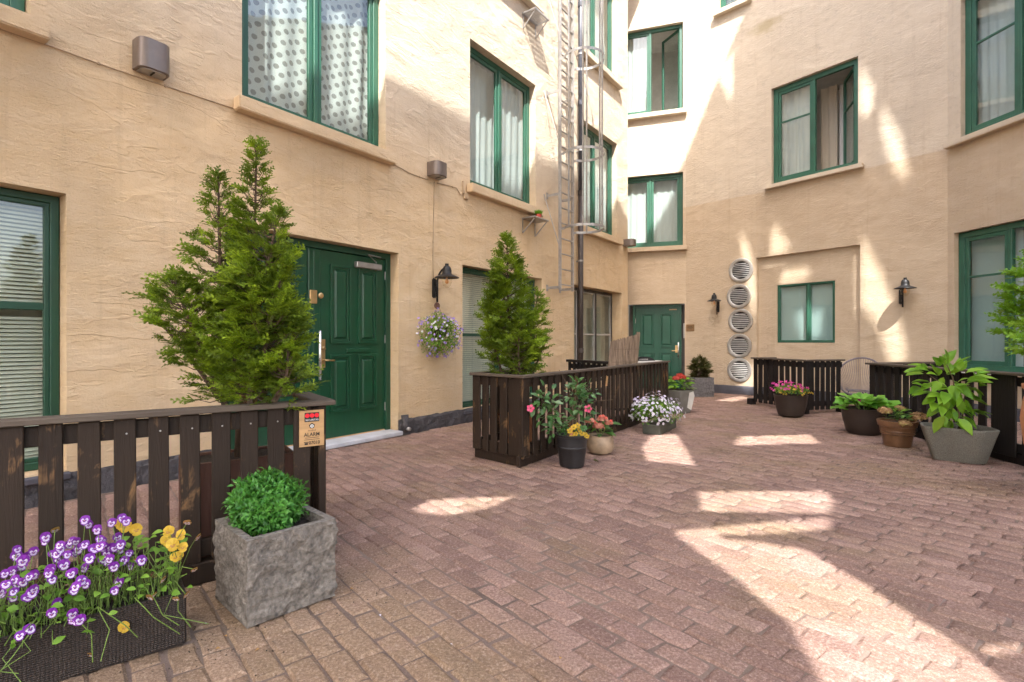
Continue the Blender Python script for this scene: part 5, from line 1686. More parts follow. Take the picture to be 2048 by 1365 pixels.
def rough_box(x0, x1, y0, y1, z0, z1, n, amp, seed, taper=0.0, rim=.03, depth=.08):
    """hollow stone trough with an uneven hewn skin"""
    bm = bmesh.new()
    r = bmesh.ops.create_grid(bm, x_segments=1, y_segments=1, size=.5); bm.free()
    bm = bmesh.new(); bmesh.ops.create_cube(bm, size=1.0)
    bmesh.ops.subdivide_edges(bm, edges=bm.edges[:], cuts=n, use_grid_fill=True)
    off = Vector((seed * 3.1, seed, 0))
    for v in bm.verts:
        c = v.co.copy()
        x = x0 + (c.x + .5) * (x1 - x0); y = y0 + (c.y + .5) * (y1 - y0); z = z0 + (c.z + .5) * (z1 - z0)
        k = 1 - taper * (.5 - c.z)
        mx, my = (x0 + x1) / 2, (y0 + y1) / 2
        p = Vector((mx + (x - mx) * k, my + (y - my) * k, z))
        nrm = Vector((c.x if abs(c.x) > .499 else 0, c.y if abs(c.y) > .499 else 0, 0))
        top = c.z > .47
        if nrm.length > 0 and not top and c.z > -.499:
            a = mnoise.fractal(p * 13 + off, .8, 2.1, 5) * amp * .75 + mnoise.noise(p * 34 + off) * amp * .35
            p += nrm.normalized() * a
        v.co = p
    top = [f for f in bm.faces if f.normal.z > .9 and f.calc_center_median().z > z1 - .01]
    inner = [f for f in top if abs(f.calc_center_median().x - (x0 + x1) / 2) < (x1 - x0) / 2 - rim and abs(f.calc_center_median().y - (y0 + y1) / 2) < (y1 - y0) / 2 - rim]
    r = bmesh.ops.extrude_face_region(bm, geom=inner)
    for v in [g for g in r['geom'] if isinstance(g, bmesh.types.BMVert)]: v.co.z -= depth
    bmesh.ops.delete(bm, geom=inner, context='FACES')
    me = bpy.data.meshes.new('trough'); bm.to_mesh(me); bm.free()
    me.polygons.foreach_set('use_smooth', [True] * len(me.polygons))
    return me

rg = np.random.default_rng(5)
# ---- hewn stone cube with the clipped box ball
SP = ground(494, 1260); d1 = Vector((.283, .299)).normalized()
st_ = thing('potted_boxwood', 'round clipped box bush in a rough square stone planter', 'potted plant', loc=(SP.x, SP.y, 0), rz=math.atan2(d1.y, d1.x))
sp_me = rough_box(0, .412, 0, .412, 0.004, .382, 34, .020, 2, rim=.04, depth=.05)
spo = link('planter', sp_me, 'stone_rough', st_); smooth_by_angle(spo, 50)
MB().box(.04, .372, .04, .372, .30, .334).build('soil', 'soil', st_)
parts = []
(vf, P, d) = blob_leaves(5200, (.18, .24, .455), (.155, .155, .14), .031, .0145, rg, leaf_tpl(1, .3, .25), out=.6, up=.35, shell=.5, bump=.07)
parts.append(vf)
(vf, P, d) = blob_leaves(300, (.18, .24, .46), (.172, .172, .15), .030, .0135, rg, leaf_tpl(1, .3, .25), out=.9, up=.5, shell=.9, bump=.12)
parts.append(vf)
foliage(st_, parts, 'leaf_box')
bs = MB()
for k in range(16):
    a = rg.uniform(0, 6.28); e = rg.uniform(.2, 1.2)
    bs.tube([(.19, .23, .32), (.19 + .13 * math.cos(a) * math.cos(e), .23 + .13 * math.sin(a) * math.cos(e), .44 + .10 * math.sin(e))], [.006, .002], 4)
bs.build('stems', 'bark', st_)

# ---- wicker box of violas in the left foreground
VX = Vector((-1.344, 2.172)); vd = Vector((.78, .62)).normalized()
vb = thing('flower_box', 'dark wicker trough of purple and yellow violas in the left foreground', 'flower box', loc=(VX.x, VX.y, 0), rz=math.atan2(vd.y, vd.x))
BL, BD, BH = 1.0, .24, .215
wb = MB()
outer = [(-BL, 0), (0, 0), (0, BD), (-BL, BD)]
wb.ring(-BL, 0, 0, BD, .018, 0, BH)
wb.v = [(x, z, y + .001) for x, y, z in wb.v]
wb.f = [f[::-1] for f in wb.f]
wb.build('box', 'wicker', vb, bevel=.006)
MB().box(-BL + .02, -.02, .02, BD - .02, .02, BH - .03).build('soil', 'soil', vb)
VL = [tpl_mesh('leaf', leaf_tpl(3, .2, .3), L, w, 'leaf_viola') for L, w in ((.028, .020), (.038, .024), (.036, .014))]
stm = MB()
rv_ = random.Random(9)
vinv = vb.matrix_world.inverted()
def cam_pt(px, py, y):
    return Vector(((px - CX) / F * y, y, EYE - (py - CY) / F * y))
def stem_to(tip, r=.0016, foot=None, sag=0.0):
    f = foot or Vector((min(-.03, max(-BL + .05, tip.x + rv_.uniform(-.05, .05))), rv_.uniform(.05, BD - .05), BH - .03))
    m = (f + tip) / 2 + Vector((rv_.uniform(-.02, .02), rv_.uniform(-.02, .02), .03 + sag))
    stm.tube([f, m, tip], r, 4, cap=False)
    return f
# leaves
for k in range(900):
    x = -rv_.uniform(.0, .85); y = rv_.uniform(-.09, BD + .02)
    hgt = BH + (.03 + .15 * (1 - ((y - BD / 2) / (BD * .9)) ** 2)) * rv_.uniform(.05, 1.0) - (.05 * rv_.random() if y < 0 else 0) + (.05 if -.3 < x < 0 else 0)
    a = rv_.uniform(0, 6.28)
    place('leaf', rv_.choice(VL), vb, Vector((x, y, hgt)), (math.cos(a), math.sin(a) - .3, rv_.uniform(-.2, .7)), (rv_.uniform(-.4, .4), rv_.uniform(-.6, .2), 1), rv_.uniform(-.4, .4), rv_.uniform(.65, 1.15))
    if k % 3 == 0: stem_to(Vector((x, y, hgt)))
# flowers where the photograph shows them (pixel, size)
pur = [(170, 1041), (224, 1046), (243, 1036), (91, 1075), (33, 1112), (52, 1115), (44, 1132), (120, 1091), (143, 1083), (115, 1108), (158, 1098), (205, 1082), (179, 1118), (215, 1108), (228, 1096), (241, 1090),
       (115, 1122), (142, 1148), (163, 1162), (147, 1182), (53, 1196), (28, 1184), (10, 1148), (12, 1170), (3, 1187), (113, 1207), (160, 1240), (145, 1240), (40, 1272), (228, 1134), (262, 1133), (68, 1150), (46, 1165),
       (205, 1120), (220, 1118), (170, 1090), (135, 1110), (195, 1060), (238, 1165), (104, 1160), (30, 1160), (235, 1075), (258, 1108), (188, 1098), (128, 1130)]
pur += [(px + rv_.uniform(-22, 22), py + rv_.uniform(-14, 20)) for px, py in pur * 2][:40]
for (px, py) in pur:
    yy = 1.97 - .0011 * max(0, py - 1090) + .0006 * px + rv_.uniform(-.06, .05) - (.0006 * max(0, py - 1180))
    p = vinv @ cam_pt(px, py, yy)
    d = (-p + vinv @ cam.location).normalized()
    d = (d.x + rv_.uniform(-.6, .5), d.y + rv_.uniform(-.4, .4), d.z * .8 + rv_.uniform(-.45, .4))
    place('flower', V_PURPLE, vb, p, d, (rv_.uniform(-.3, .3), 0, 1), 0, rv_.uniform(.80, 1.08))
    stem_to(p - Vector(d).normalized() * .004)
yel = [(250, 1053), (272, 1060), (337, 1063), (332, 1082), (362, 1070), (366, 1095), (350, 1115), (358, 1112), (248, 1255), (240, 1048), (345, 1090)]
for (px, py) in yel:
    yy = 2.12 + rv_.uniform(-.05, .06) - (.12 if py > 1200 else 0)
    p = vinv @ cam_pt(px, py, yy); d = (-p + vinv @ cam.location).normalized()
    d = (d.x + rv_.uniform(-.6, .4), d.y + rv_.uniform(-.3, .3), d.z * .5 + rv_.uniform(-.2, .5))
    place('flower', V_YELLOW, vb, p, d, (rv_.uniform(-.5, .5), 0, 1), 0, rv_.uniform(.75, 1.1)); stem_to(p - Vector(d).normalized() * .004)
for (px, py) in [(395, 1075), (375, 1045), (388, 1140), (372, 1190), (308, 1190), (325, 1160), (95, 1350), (75, 1328), (180, 1310), (155, 1300), (195, 1240), (352, 1198), (300, 1195), (275, 1120), (110, 1060)]:
    yy = 2.08 - .0005 * max(0, py - 1150) + rv_.uniform(-.03, .03)
    p = vinv @ cam_pt(px, py, yy); d = (rv_.uniform(-.6, .6), -.5, -.6)
    place('flower', V_WILT, vb, p, d, (0, 0, 1), 0, rv_.uniform(.6, .9)); stem_to(p - Vector(d).normalized() * .003, .0017, None, .03)
# trailing shoots over the rim
for k in range(16):
    x = -rv_.uniform(.02, .75)
    P = [Vector((x, .05, BH - .02)), Vector((x + rv_.uniform(-.03, .05), -.03, BH + .04)), Vector((x + rv_.uniform(-.06, .08), -.07, BH - .04)), Vector((x + rv_.uniform(-.1, .14), -.085, BH - .06 - rv_.uniform(.02, .09)))]
    stm.tube(P, .0018, 4, cap=False)
    for q in P[1:]: place('leaf', rv_.choice(VL), vb, q, (rv_.uniform(-1, 1), -.4, rv_.uniform(-.3, .5)), (0, -.5, 1), 0, .7)
stm.build('stems', 'twig_green', vb)['kind'] = 'stuff'

# ---- hanging flower ball below the lantern
hb_p = LW.at(LW.s(866) + .02, 0, -.27)
hk = l1.matrix_world @ Vector((0, -.085, -.20))
hbc = Vector((hk.x + .02, hk.y - .02, EYE - (664 - CY) / F * hk.y))
hf = thing('hanging_basket', 'hanging ball of violet and white flowers under the left lantern', 'hanging basket', loc=(hbc.x, hbc.y, hbc.z))
MB().lathe([(.06, -.10), (.10, -.06), (.125, .05), (.13, .06), (.11, .06), (.10, .03)], 20).build('basket', 'brown_pot', hf, smooth=True)
top = hk - hbc
ch_ = MB()
for k in range(3):
    a = 2 * math.pi * k / 3 + .4
    ch_.tube([(.12 * math.cos(a), .12 * math.sin(a), .06), (top.x, top.y, top.z - .01)], .0022, 4)
ch_.tube([(top.x, top.y, top.z - .02), (top.x, top.y, top.z + .03)], .004, 5)
ch_.build('hanger', 'lamp_black', hf)
(vf, P, d) = blob_leaves(3000, (0, 0, -.04), (.30, .30, .29), .034, .013, rg, LEAF_S, shell=.35, bump=.14)
foliage(hf, [vf], 'leaf_viola')
(_, P, d) = blob_leaves(210, (0, 0, -.04), (.36, .36, .34), .02, .01, rg, shell=.78, bump=.12); flower_mass(hf, P, d, .018, 'petal_violet', rg, 'violet_flowers')
(_, P, d) = blob_leaves(75, (0, 0, -.04), (.34, .34, .32), .02, .01, rg, shell=.8, bump=.12); flower_mass(hf, P, d, .016, 'petal_white', rg, 'white_flowers')
tr2 = MB()
for k in range(26):
    a = rg.uniform(0, 6.28); r = rg.uniform(.2, .34); zz = rg.uniform(-.34, .12)
    tr2.tube([(.12 * math.cos(a), .12 * math.sin(a), zz * .3), (.24 * math.cos(a), .24 * math.sin(a), zz * .7 + .04), (r * math.cos(a), r * math.sin(a), zz)], .0016, 3, cap=False)
tr2.build('stems', 'twig_green', hf)
ov_ = thing('oval_tag', 'little brown oval tag hanging at the foot of the left lantern', 'tag', Matrix.Translation(hk + Vector((.0, -.02, -.055))) @ Matrix.Rotation(LW.ang, 4, 'Z'))
MB().lathe([(.055, -.004), (.058, 0), (.055, .004)], 24, sx=1.0, sy=.85, M=Matrix.Rotation(math.pi / 2, 4, 'X')).build('plate', 'oval_sign', ov_)
MB().tube([(0, 0, .045), (0, 0.0, .075)], .002, 4).build('hook', 'lamp_black', ov_)

# ---- pots in front of the middle enclosure
def round_pot(root, prof, mat, soil_z, soil_r, n=32, smooth=True, rings=()):
    q = MB().lathe(prof, n).build('pot', mat, root); smooth_by_angle(q, 35)
    MB().lathe([(soil_r, soil_z), (.001, soil_z + .006)], 20).build('soil', 'soil', root)
    return q
bp = thing('potted_climber', 'pink flowered climber with glossy leaves in a black plastic pot', 'potted plant', loc=(.60, 5.27, 0))
round_pot(bp, [(.115, 0), (.125, .02), (.142, .18), (.150, .19), (.150, .20), (.145, .205), (.158, .30), (.170, .305), (.172, .325), (.160, .325), (.15, .29)], 'black_pot', .29, .152)
ML = [tpl_mesh('leaf', leaf_tpl(3, .25, .22), L, w, 'leaf_mandevilla') for L, w in ((.075, .042), (.085, .046), (.060, .034))]
rm_ = random.Random(4); sm_ = MB()
def bpx(px, py, y=5.25): return cam_pt(px, py, y) - Vector((.60, 5.27, 0))
def bushy(root, spots, meshes, stem, foot, droop=.1, leaf=1.0):
    for (p, r, n) in spots:
        stem.tube([foot + Vector((rm_.uniform(-.05, .05), rm_.uniform(-.05, .05), 0)), (foot + p) / 2 + Vector((0, 0, .05)), p], [.005, .004, .0025], 5)
        for k in range(n):
            q = p + Vector((rm_.gauss(0, r * .55), rm_.gauss(0, r * .5), rm_.gauss(0, r * .6)))
            v = (q - p).normalized() if (q - p).length > 1e-4 else Vector((0, 0, 1))
            d = v + Vector((rm_.gauss(0, .4), rm_.gauss(0, .4), rm_.uniform(-droop, .5)))
            place('leaf', rm_.choice(meshes), root, q, d, (rm_.uniform(-.3, .3), -.35, 1), rm_.gauss(0, .3), leaf * rm_.uniform(.75, 1.15))
bushy(bp, [(bpx(1083, 800), .085, 44), (bpx(1095, 828), .095, 48), (bpx(1112, 856), .08, 40), (bpx(1150, 790), .10, 46), (bpx(1165, 810), .10, 46), (bpx(1152, 838), .10, 44), (bpx(1130, 862), .07, 30), (bpx(1175, 780), .07, 22), (bpx(1155, 770), .06, 16), (bpx(1100, 805), .06, 18)], ML, sm_, Vector((0, 0, .29)))
for tip in ((1118, 740), (1185, 765), (1225, 800), (1140, 755)):
    q = bpx(*tip, 5.35); sm_.tube([Vector((.02, .03, .5)), (q + Vector((.02, .03, .55))) / 2 + Vector((.02, 0, .04)), q], .0022, 4)
sm_.build('stems', 'twig_brown', bp)
PINK = tpl_mesh('flower', FLOWER, .040, .040, 'petal_pink', False)
for v in PINK.vertices: v.co.x *= .6
for (px, py) in ((1061, 817), (1176, 818)): place('flower', PINK, bp, bpx(px, py, 5.15), (.0, -1, .2), (0, 0, 1), 0, 1.0)
YEL = tpl_mesh('flower', FLOWER, .030, .030, 'petal_yellow', False)
for (px, py) in ((1140, 862), (1147, 855), (1155, 852), (1152, 868), (1164, 868), (1170, 870), (1144, 870), (1174, 873), (1160, 860)):
    place('flower', YEL, bp, bpx(px, py, 5.16 + rm_.uniform(-.02, .02)), (rm_.uniform(-.4, .4), -1, .5), (0, 0, 1), rm_.uniform(0, 3), rm_.uniform(.8, 1.1))
vl2 = [tpl_mesh('leaf', leaf_tpl(2, .2, .3), .03, .018, 'leaf_viola')]
for k in range(40): place('leaf', vl2[0], bp, Vector((rm_.uniform(-.05, .13), rm_.uniform(-.13, -.03), rm_.uniform(.32, .37))), (rm_.uniform(-1, 1), rm_.uniform(-1, .2), .4), (0, 0, 1), 0, rm_.uniform(.7, 1.2))
MB().add([(0, 0, 0), (.022, .002, 0), (.030, .0, .10), (.008, -.002, .105), (0, .002, 0), (.022, .004, 0), (.030, .002, .10), (.008, .0, .105)], [(0, 1, 2, 3), (7, 6, 5, 4), (0, 4, 5, 1), (1, 5, 6, 2), (2, 6, 7, 3), (3, 7, 4, 0)]).build('plant_tag', 'petal_faded', bp, M=Matrix.Translation((-.03, -.10, .31)))

bw_ = thing('potted_hydrangea', 'faded red hydrangea in a squat tan glazed bowl', 'potted plant', loc=(.985, 5.86, 0))
round_pot(bw_, [(.085, 0), (.125, .02), (.152, .08), (.150, .14), (.135, .195), (.140, .205), (.125, .207), (.118, .18)], 'bowl_clay', .18, .120)
HY = [tpl_mesh('leaf', leaf_tpl(3, .2, .25), .10, .06, 'leaf_deep')]
rh_ = random.Random(8); sh_ = MB()
for k in range(26):
    a = rh_.uniform(0, 6.28); r = rh_.uniform(.02, .09); zz = rh_.uniform(.22, .36)
    place('leaf', HY[0], bw_, Vector((r * math.cos(a), r * math.sin(a), zz)), (math.cos(a), math.sin(a), rh_.uniform(-.3, .5)), (0, -.2, 1), rh_.gauss(0, .3), rh_.uniform(.7, 1.1))
place('leaf', HY[0], bw_, Vector((.10, -.04, .33)), (1, -.2, .2), (0, -.3, 1), 0, 1.25); place('leaf', HY[0], bw_, Vector((.06, -.06, .24)), (1, -.5, -.1), (0, -.3, 1), 0, 1.1)
def flower_head(root, c, r, n, mat, pr=.014, seed=0):
    g = np.random.default_rng(seed)
    d = g.normal(size=(n, 3)); d /= np.linalg.norm(d, axis=1, keepdims=True); d[:, 2] = np.abs(d[:, 2]) * 1.0 - .25
    P = np.array(c) + d * np.array([r, r, r * .72]) * g.uniform(.85, 1.0, n)[:, None]
    v, f = scatter(flower_tpl(4, .5, .1)[0], flower_tpl(4, .5, .1)[1], P, basis(d + g.normal(0, .3, (n, 3)), g.normal(size=(n, 3))), pr * g.uniform(.8, 1.2, n))
    o = link('flower_head', np_mesh('flower_head', v, f), mat, root); return o
for k, (px, py, r) in enumerate(((1180, 842, .055), (1205, 838, .06), (1197, 853, .065), (1218, 846, .045))):
    c = cam_pt(px, py, 5.80) - Vector((.985, 5.86, 0)); flower_head(bw_, c, r, 130, 'petal_faded', .013, k)
    sh_.tube([Vector((0, 0, .18)), c], .004, 5)
RD = tpl_mesh('flower', flower_tpl(4, .5, .1), .016, .016, 'petal_red', False)
for (px, py) in ((1206, 832), (1212, 836), (1200, 833), (1190, 845), (1222, 842)): place('flower', RD, bw_, cam_pt(px, py, 5.735) - Vector((.985, 5.86, 0)), (0, -1, .4), (0, 0, 1), rh_.uniform(0, 3), 1.0)
sh_.build('stems', 'twig_green', bw_)

# ---- low box of white and lilac flowers
LB_ = ground(1316, 866); ld_ = Vector((.30, .954))
lb = thing('flower_box', 'low dark box overflowing with white and lilac flowers by the middle fence', 'flower box', loc=(2.05, 7.32, 0), rz=math.atan2(.832, .554))
q = MB().ring(-.34, .40, -.12, .12, .015, 0, .13); q.v = [(x, z, y) for x, y, z in q.v]; q.f = [f[::-1] for f in q.f]; q.build('box', 'grey_green_box', lb, bevel=.005)
MB().box(-.32, .38, -.10, .10, .01, .11).build('soil', 'soil', lb)
(vf, P, d) = blob_leaves(2400, (.0, .05, .22), (.44, .30, .22), .032, .011, rg, LEAF_S, shell=.3, squash_low=.35, bump=.15)
foliage(lb, [vf], 'leaf_viola')
(_, P, d) = blob_leaves(230, (.0, .05, .23), (.47, .33, .25), .02, .01, rg, shell=.82, squash_low=.4, bump=.15); flower_mass(lb, P, d, .019, 'petal_white', rg, 'white_flowers')
(_, P, d) = blob_leaves(110, (.08, .06, .25), (.46, .32, .27), .02, .01, rg, shell=.85, squash_low=.2, bump=.15); flower_mass(lb, P, d, .021, 'petal_lilac', rg, 'lilac_flowers')

# ---- square pot of red begonia with paper wrap
qp = thing('potted_begonia', 'bushy green plant with red flowers in a tapered grey pot', 'potted plant', loc=(2.93, 9.2, 0), rz=.55)
q = MB(); a0, a1, h_ = .13, .185, .40
q.add([(-a0, -a0, 0), (a0, -a0, 0), (a0, a0, 0), (-a0, a0, 0), (-a1, -a1, h_), (a1, -a1, h_), (a1, a1, h_), (-a1, a1, h_)], [(3, 2, 1, 0), (4, 5, 6, 7), (0, 1, 5, 4), (1, 2, 6, 5), (2, 3, 7, 6), (3, 0, 4, 7)]); q.build('pot', 'grey_pot', qp, bevel=.01)
MB().box(-.165, .165, -.165, .165, h_ + .0005, h_ + .004).build('soil', 'soil', qp)
MB().add([(.02, -.152, .10), (.11, -.160, .05), (.165, -.188, .30), (.13, -.192, .38), (.03, -.190, .36), (.02, -.149, .10), (.11, -.157, .05), (.165, -.185, .30), (.13, -.189, .38), (.03, -.187, .36)],
         [(0, 1, 2, 3, 4), (9, 8, 7, 6, 5), (0, 5, 6, 1), (1, 6, 7, 2), (2, 7, 8, 3), (3, 8, 9, 4), (4, 9, 5, 0)]).build('paper_wrap', 'wrap_paper', qp)
BG = [tpl_mesh('leaf', leaf_tpl(3, .15, .3), .13, .09, 'leaf_citrus')]
for k in range(60):
    a = rm_.uniform(0, 6.28); r = rm_.uniform(.02, .16); zz = h_ + rm_.uniform(.02, .20)
    place('leaf', BG[0], qp, Vector((r * math.cos(a), r * math.sin(a), zz)), (math.cos(a), math.sin(a), rm_.uniform(-.2, .5)), (0, -.2, 1), rm_.gauss(0, .3), rm_.uniform(.7, 1.1))
for k, (x, y, z) in enumerate(((.02, -.05, .24), (-.09, .0, .22), (.05, .04, .26))): flower_head(qp, (x, y, h_ + z - .02), .06, 60, 'petal_red', .022, 20 + k)

# ---- stone cube with a small conifer by the back door
gp_ = thing('potted_shrub', 'small brownish conifer shrub in a grey stone cube by the back door', 'potted plant', loc=(4.26, 11.75, 0), rz=.0)
q = link('planter', rough_box(-.255, .255, 0, .5, .003, .43, 16, .016, 5, rim=.04, depth=.04), 'stone_grey', gp_); smooth_by_angle(q, 50)
MB().box(-.2, .2, .05, .45, .33, .395).build('soil', 'soil', gp_)
conifer(gp_, [((0, .25, .39), (.02, .25, .86), .22, .02, 420, .35), ((0, .25, .39), (-.12, .22, .76), .16, .05, 200, .4), ((0, .25, .39), (.12, .25, .78), .16, .05, 200, .4)], 24, .13, mat='leaf_brownish')

# ---- oval pot of pink and yellow flowers
pp = thing('potted_flowers', 'brown oval pot of pink and yellow flowers by the corner fence', 'potted plant', loc=(4.62, 8.72, 0))
round_pot(pp, [(.15, 0), (.19, .03), (.235, .20), (.255, .345), (.262, .36), (.245, .36), (.235, .33)], 'brown_pot', .33, .237)
(vf, P, d) = blob_leaves(1300, (0, 0, .40), (.24, .24, .12), .035, .014, rg, LEAF_S, shell=.3, squash_low=.1)
foliage(pp, [vf], 'leaf_viola')
(_, P, d) = blob_leaves(70, (-.04, 0, .44), (.28, .26, .15), .02, .01, rg, shell=.85, squash_low=.05); flower_mass(pp, P, d, .024, 'petal_magenta', rg, 'pink_flowers')
(_, P, d) = blob_leaves(60, (.04, -.05, .39), (.25, .24, .12), .02, .01, rg, shell=.85, squash_low=.15); flower_mass(pp, P, d, .020, 'petal_yellow', rg, 'yellow_flowers')

# ---- big pot of broad green leaves
bg_ = thing('potted_bergenia', 'broad shiny green leaves in a large dark round pot', 'potted plant', loc=(4.76, 7.12, 0))
round_pot(bg_, [(.175, 0), (.205, .03), (.245, .20), (.265, .33), (.272, .345), (.258, .347), (.25, .32)], 'brown_pot', .32, .252, 36)
def round_leaf():
    vs = [(0, 0, 0)]; n = 11
    for i in range(n):
        t = -2.5 + 5.0 * i / (n - 1)
        vs.append((.5 + .5 * math.cos(t), .46 * math.sin(t), .06 * math.sin(i * 2.3) - .10 * (.5 + .5 * math.cos(t)) ** 2 + .07 * abs(math.sin(t))))
    vs.append((.45, 0, -.03)); c = len(vs) - 1
    return np.array(vs), np.array([(c, i, i + 1) for i in range(1, n)] + [(c, n, 0), (c, 0, 1)])
RL = [tpl_mesh('leaf', round_leaf(), s, s, 'leaf_bergenia') for s in (.17, .14)]
for k in range(64):
    a = rm_.uniform(0, 6.28); r = abs(rm_.gauss(.10, .07)); zz = .42 - .5 * max(0, r - .12) + rm_.uniform(-.05, .06)
    place('leaf', rm_.choice(RL), bg_, Vector((r * math.cos(a) * 1.2, r * math.sin(a), zz)), (math.cos(a), math.sin(a) - .15, rm_.uniform(-.1, .55)), (0, -.25, 1), rm_.gauss(0, .3), rm_.uniform(.75, 1.15))
bst = MB()
for k in range(18):
    a = rm_.uniform(0, 6.28); bst.tube([(.04 * math.cos(a), .04 * math.sin(a), .31), (.13 * math.cos(a), .13 * math.sin(a), .42)], .006, 5)
bst.build('stems', 'twig_green', bg_)
flower_head(bg_, (-.14, -.12, .46), .022, 30, 'petal_magenta', .014, 40)

# ---- glazed ribbed pot with faded hydrangea
tp_ = thing('potted_hydrangea', 'withered hydrangea in a ribbed brown glazed pot', 'potted plant', loc=(4.60, 6.28, 0))
round_pot(tp_, [(.135, 0), (.140, .02), (.158, .14), (.172, .148), (.172, .158), (.164, .166), (.175, .176), (.174, .186), (.172, .19), (.182, .235), (.195, .24), (.205, .29), (.205, .305), (.185, .305), (.178, .27)], 'glazed_brown', .27, .182)
for k in range(34):
    a = rm_.uniform(0, 6.28); r = rm_.uniform(.0, .12); zz = .30 + rm_.uniform(0, .14)
    place('leaf', HY[0], tp_, Vector((r * math.cos(a), r * math.sin(a), zz)), (math.cos(a), math.sin(a), rm_.uniform(-.1, .8)), (0, -.2, 1), rm_.gauss(0, .3), rm_.uniform(.6, 1.0))
for k in range(10):
    place('leaf', BG[0], tp_, Vector((rm_.uniform(-.06, .06), rm_.uniform(-.08, .04), .36 + rm_.uniform(0, .08))), (rm_.uniform(-1, 1), rm_.uniform(-1, 0), .6), (0, 0, 1), 0, rm_.uniform(.5, .8))
for k, (x, y, z, r) in enumerate(((-.16, -.02, .42, .075), (-.04, -.17, .29, .07), (.19, -.08, .36, .09), (.20, -.02, .33, .07), (.10, .1, .43, .06))): flower_head(tp_, (x, y, z), r, 90, 'petal_brown', .017, 50 + k)

# ---- speckled corner planter with a young glossy shrub
CPX, CPY = 4.68, 5.52
cp = thing('potted_shrub', 'young bright green glossy leaved shrub in a speckled grey corner planter', 'potted plant', loc=(CPX, CPY, 0), rz=0)
def plan(k): return [(-.33 * k, .06 * k), (.02 * k, -.29 * k), (.22 * k, -.26 * k), (.33 * k, -.02 * k), (.28 * k, .27 * k), (-.18 * k, .30 * k)]
def round_plan(P, r=.06, n=4):
    out = []
    for i, p in enumerate(P):
        p = Vector(p); a = (Vector(P[i - 1]) - p).normalized(); b = (Vector(P[(i + 1) % len(P)]) - p).normalized()
        A, B = p + a * r, p + b * r
        for k in range(n + 1):
            u = k / n; out.append((1 - u) ** 2 * A + 2 * u * (1 - u) * p + u * u * B)
    return out
lv = [(.66, 0.0), (.69, .01), (.97, .325), (.985, .345), (.97, .352), (.925, .350), (.90, .30)]
rings = [round_plan(plan(k), .045 * k) for k, _ in lv]
n = len(rings[0]); q = MB()
q.add([(p.x, p.y, lv[j][1]) for j, rg_ in enumerate(rings) for p in rg_],
      [(j * n + i, j * n + (i + 1) % n, (j + 1) * n + (i + 1) % n, (j + 1) * n + i) for j in range(len(lv) - 1) for i in range(n)] + [tuple(range(n - 1, -1, -1))])
smooth_by_angle(q.build('planter', 'granite_pot', cp), 40)
so_ = round_plan(plan(.905), .06); MB().add([(p.x, p.y, .305) for p in so_], [tuple(range(len(so_)))]).build('soil', 'soil', cp)
CL_ = [tpl_mesh('leaf', leaf_tpl(4, .22, .22, shape=.85), L, w, 'leaf_citrus') for L, w in ((.19, .10), (.165, .082), (.21, .10))]
def cpx(px, py, y=5.5): return cam_pt(px, py, y) - Vector((CPX, CPY, 0))
cst = MB(); root_p = Vector((.02, .0, .30))
main = [root_p, cpx(1918, 830), cpx(1912, 790), cpx(1905, 755), cpx(1893, 728)]
cst.tube(main, [.011, .010, .008, .006, .004], 7)
cst.tube([root_p + Vector((.03, .02, 0)), cpx(1928, 800), cpx(1935, 770), cpx(1950, 752)], [.009, .007, .005, .003], 6)
cst.tube([cpx(1918, 830), cpx(1890, 800), cpx(1862, 790)], [.006, .004, .002], 5)
cst.tube([cpx(1912, 790), cpx(1880, 765), cpx(1850, 745)], [.006, .004, .002], 5)
cst.build('stems', 'twig_brown', cp, smooth=True)
rc_ = random.Random(31)
lv_spots = [(1893, 735, -.2, 1.0), (1860, 742, -1, .5), (1850, 748, -1, .3), (1878, 730, -.5, 1), (1905, 738, .5, 1), (1862, 768, -1, .1), (1850, 778, -1, -.1), (1885, 760, -.3, -.3), (1900, 765, .2, -.5), (1930, 765, .6, .6), (1945, 760, 1, .4),
            (1950, 752, .5, .8), (1955, 768, 1, .1), (1940, 775, .9, -.2), (1925, 785, .5, -.6), (1905, 790, -.1, -.8), (1890, 790, -.5, -.6), (1875, 785, -.9, -.3), (1868, 800, -.9, -.5), (1895, 805, -.2, -.9), (1915, 800, .2, -1), (1935, 800, .7, -.5),
            (1880, 815, -.5, -.9), (1900, 820, .1, -1), (1925, 822, .8, -.4), (1940, 822, 1, -.4), (1890, 835, -.3, -.9), (1905, 842, .0, -1), (1915, 835, .3, -.9), (1898, 750, .1, .6), (1872, 752, -.7, .5), (1918, 745, .6, .9), (1935, 748, .9, .5), (1910, 770, .2, .2), (1890, 775, -.4, .2)]
for (px, py, dx, dz) in lv_spots:
    for k in range(3):
        p = cpx(px + rc_.uniform(-6, 6), py + rc_.uniform(-6, 6), 5.5 + rc_.uniform(-.09, .09))
        ay = rc_.uniform(-.9, .5)
        place('leaf', rc_.choice(CL_), cp, p, (dx + rc_.gauss(0, .25), ay, dz * .7 + rc_.gauss(0, .2)), (rc_.uniform(-.3, .3), -.45, 1), rc_.gauss(0, .3), rc_.uniform(.65, 1.1))

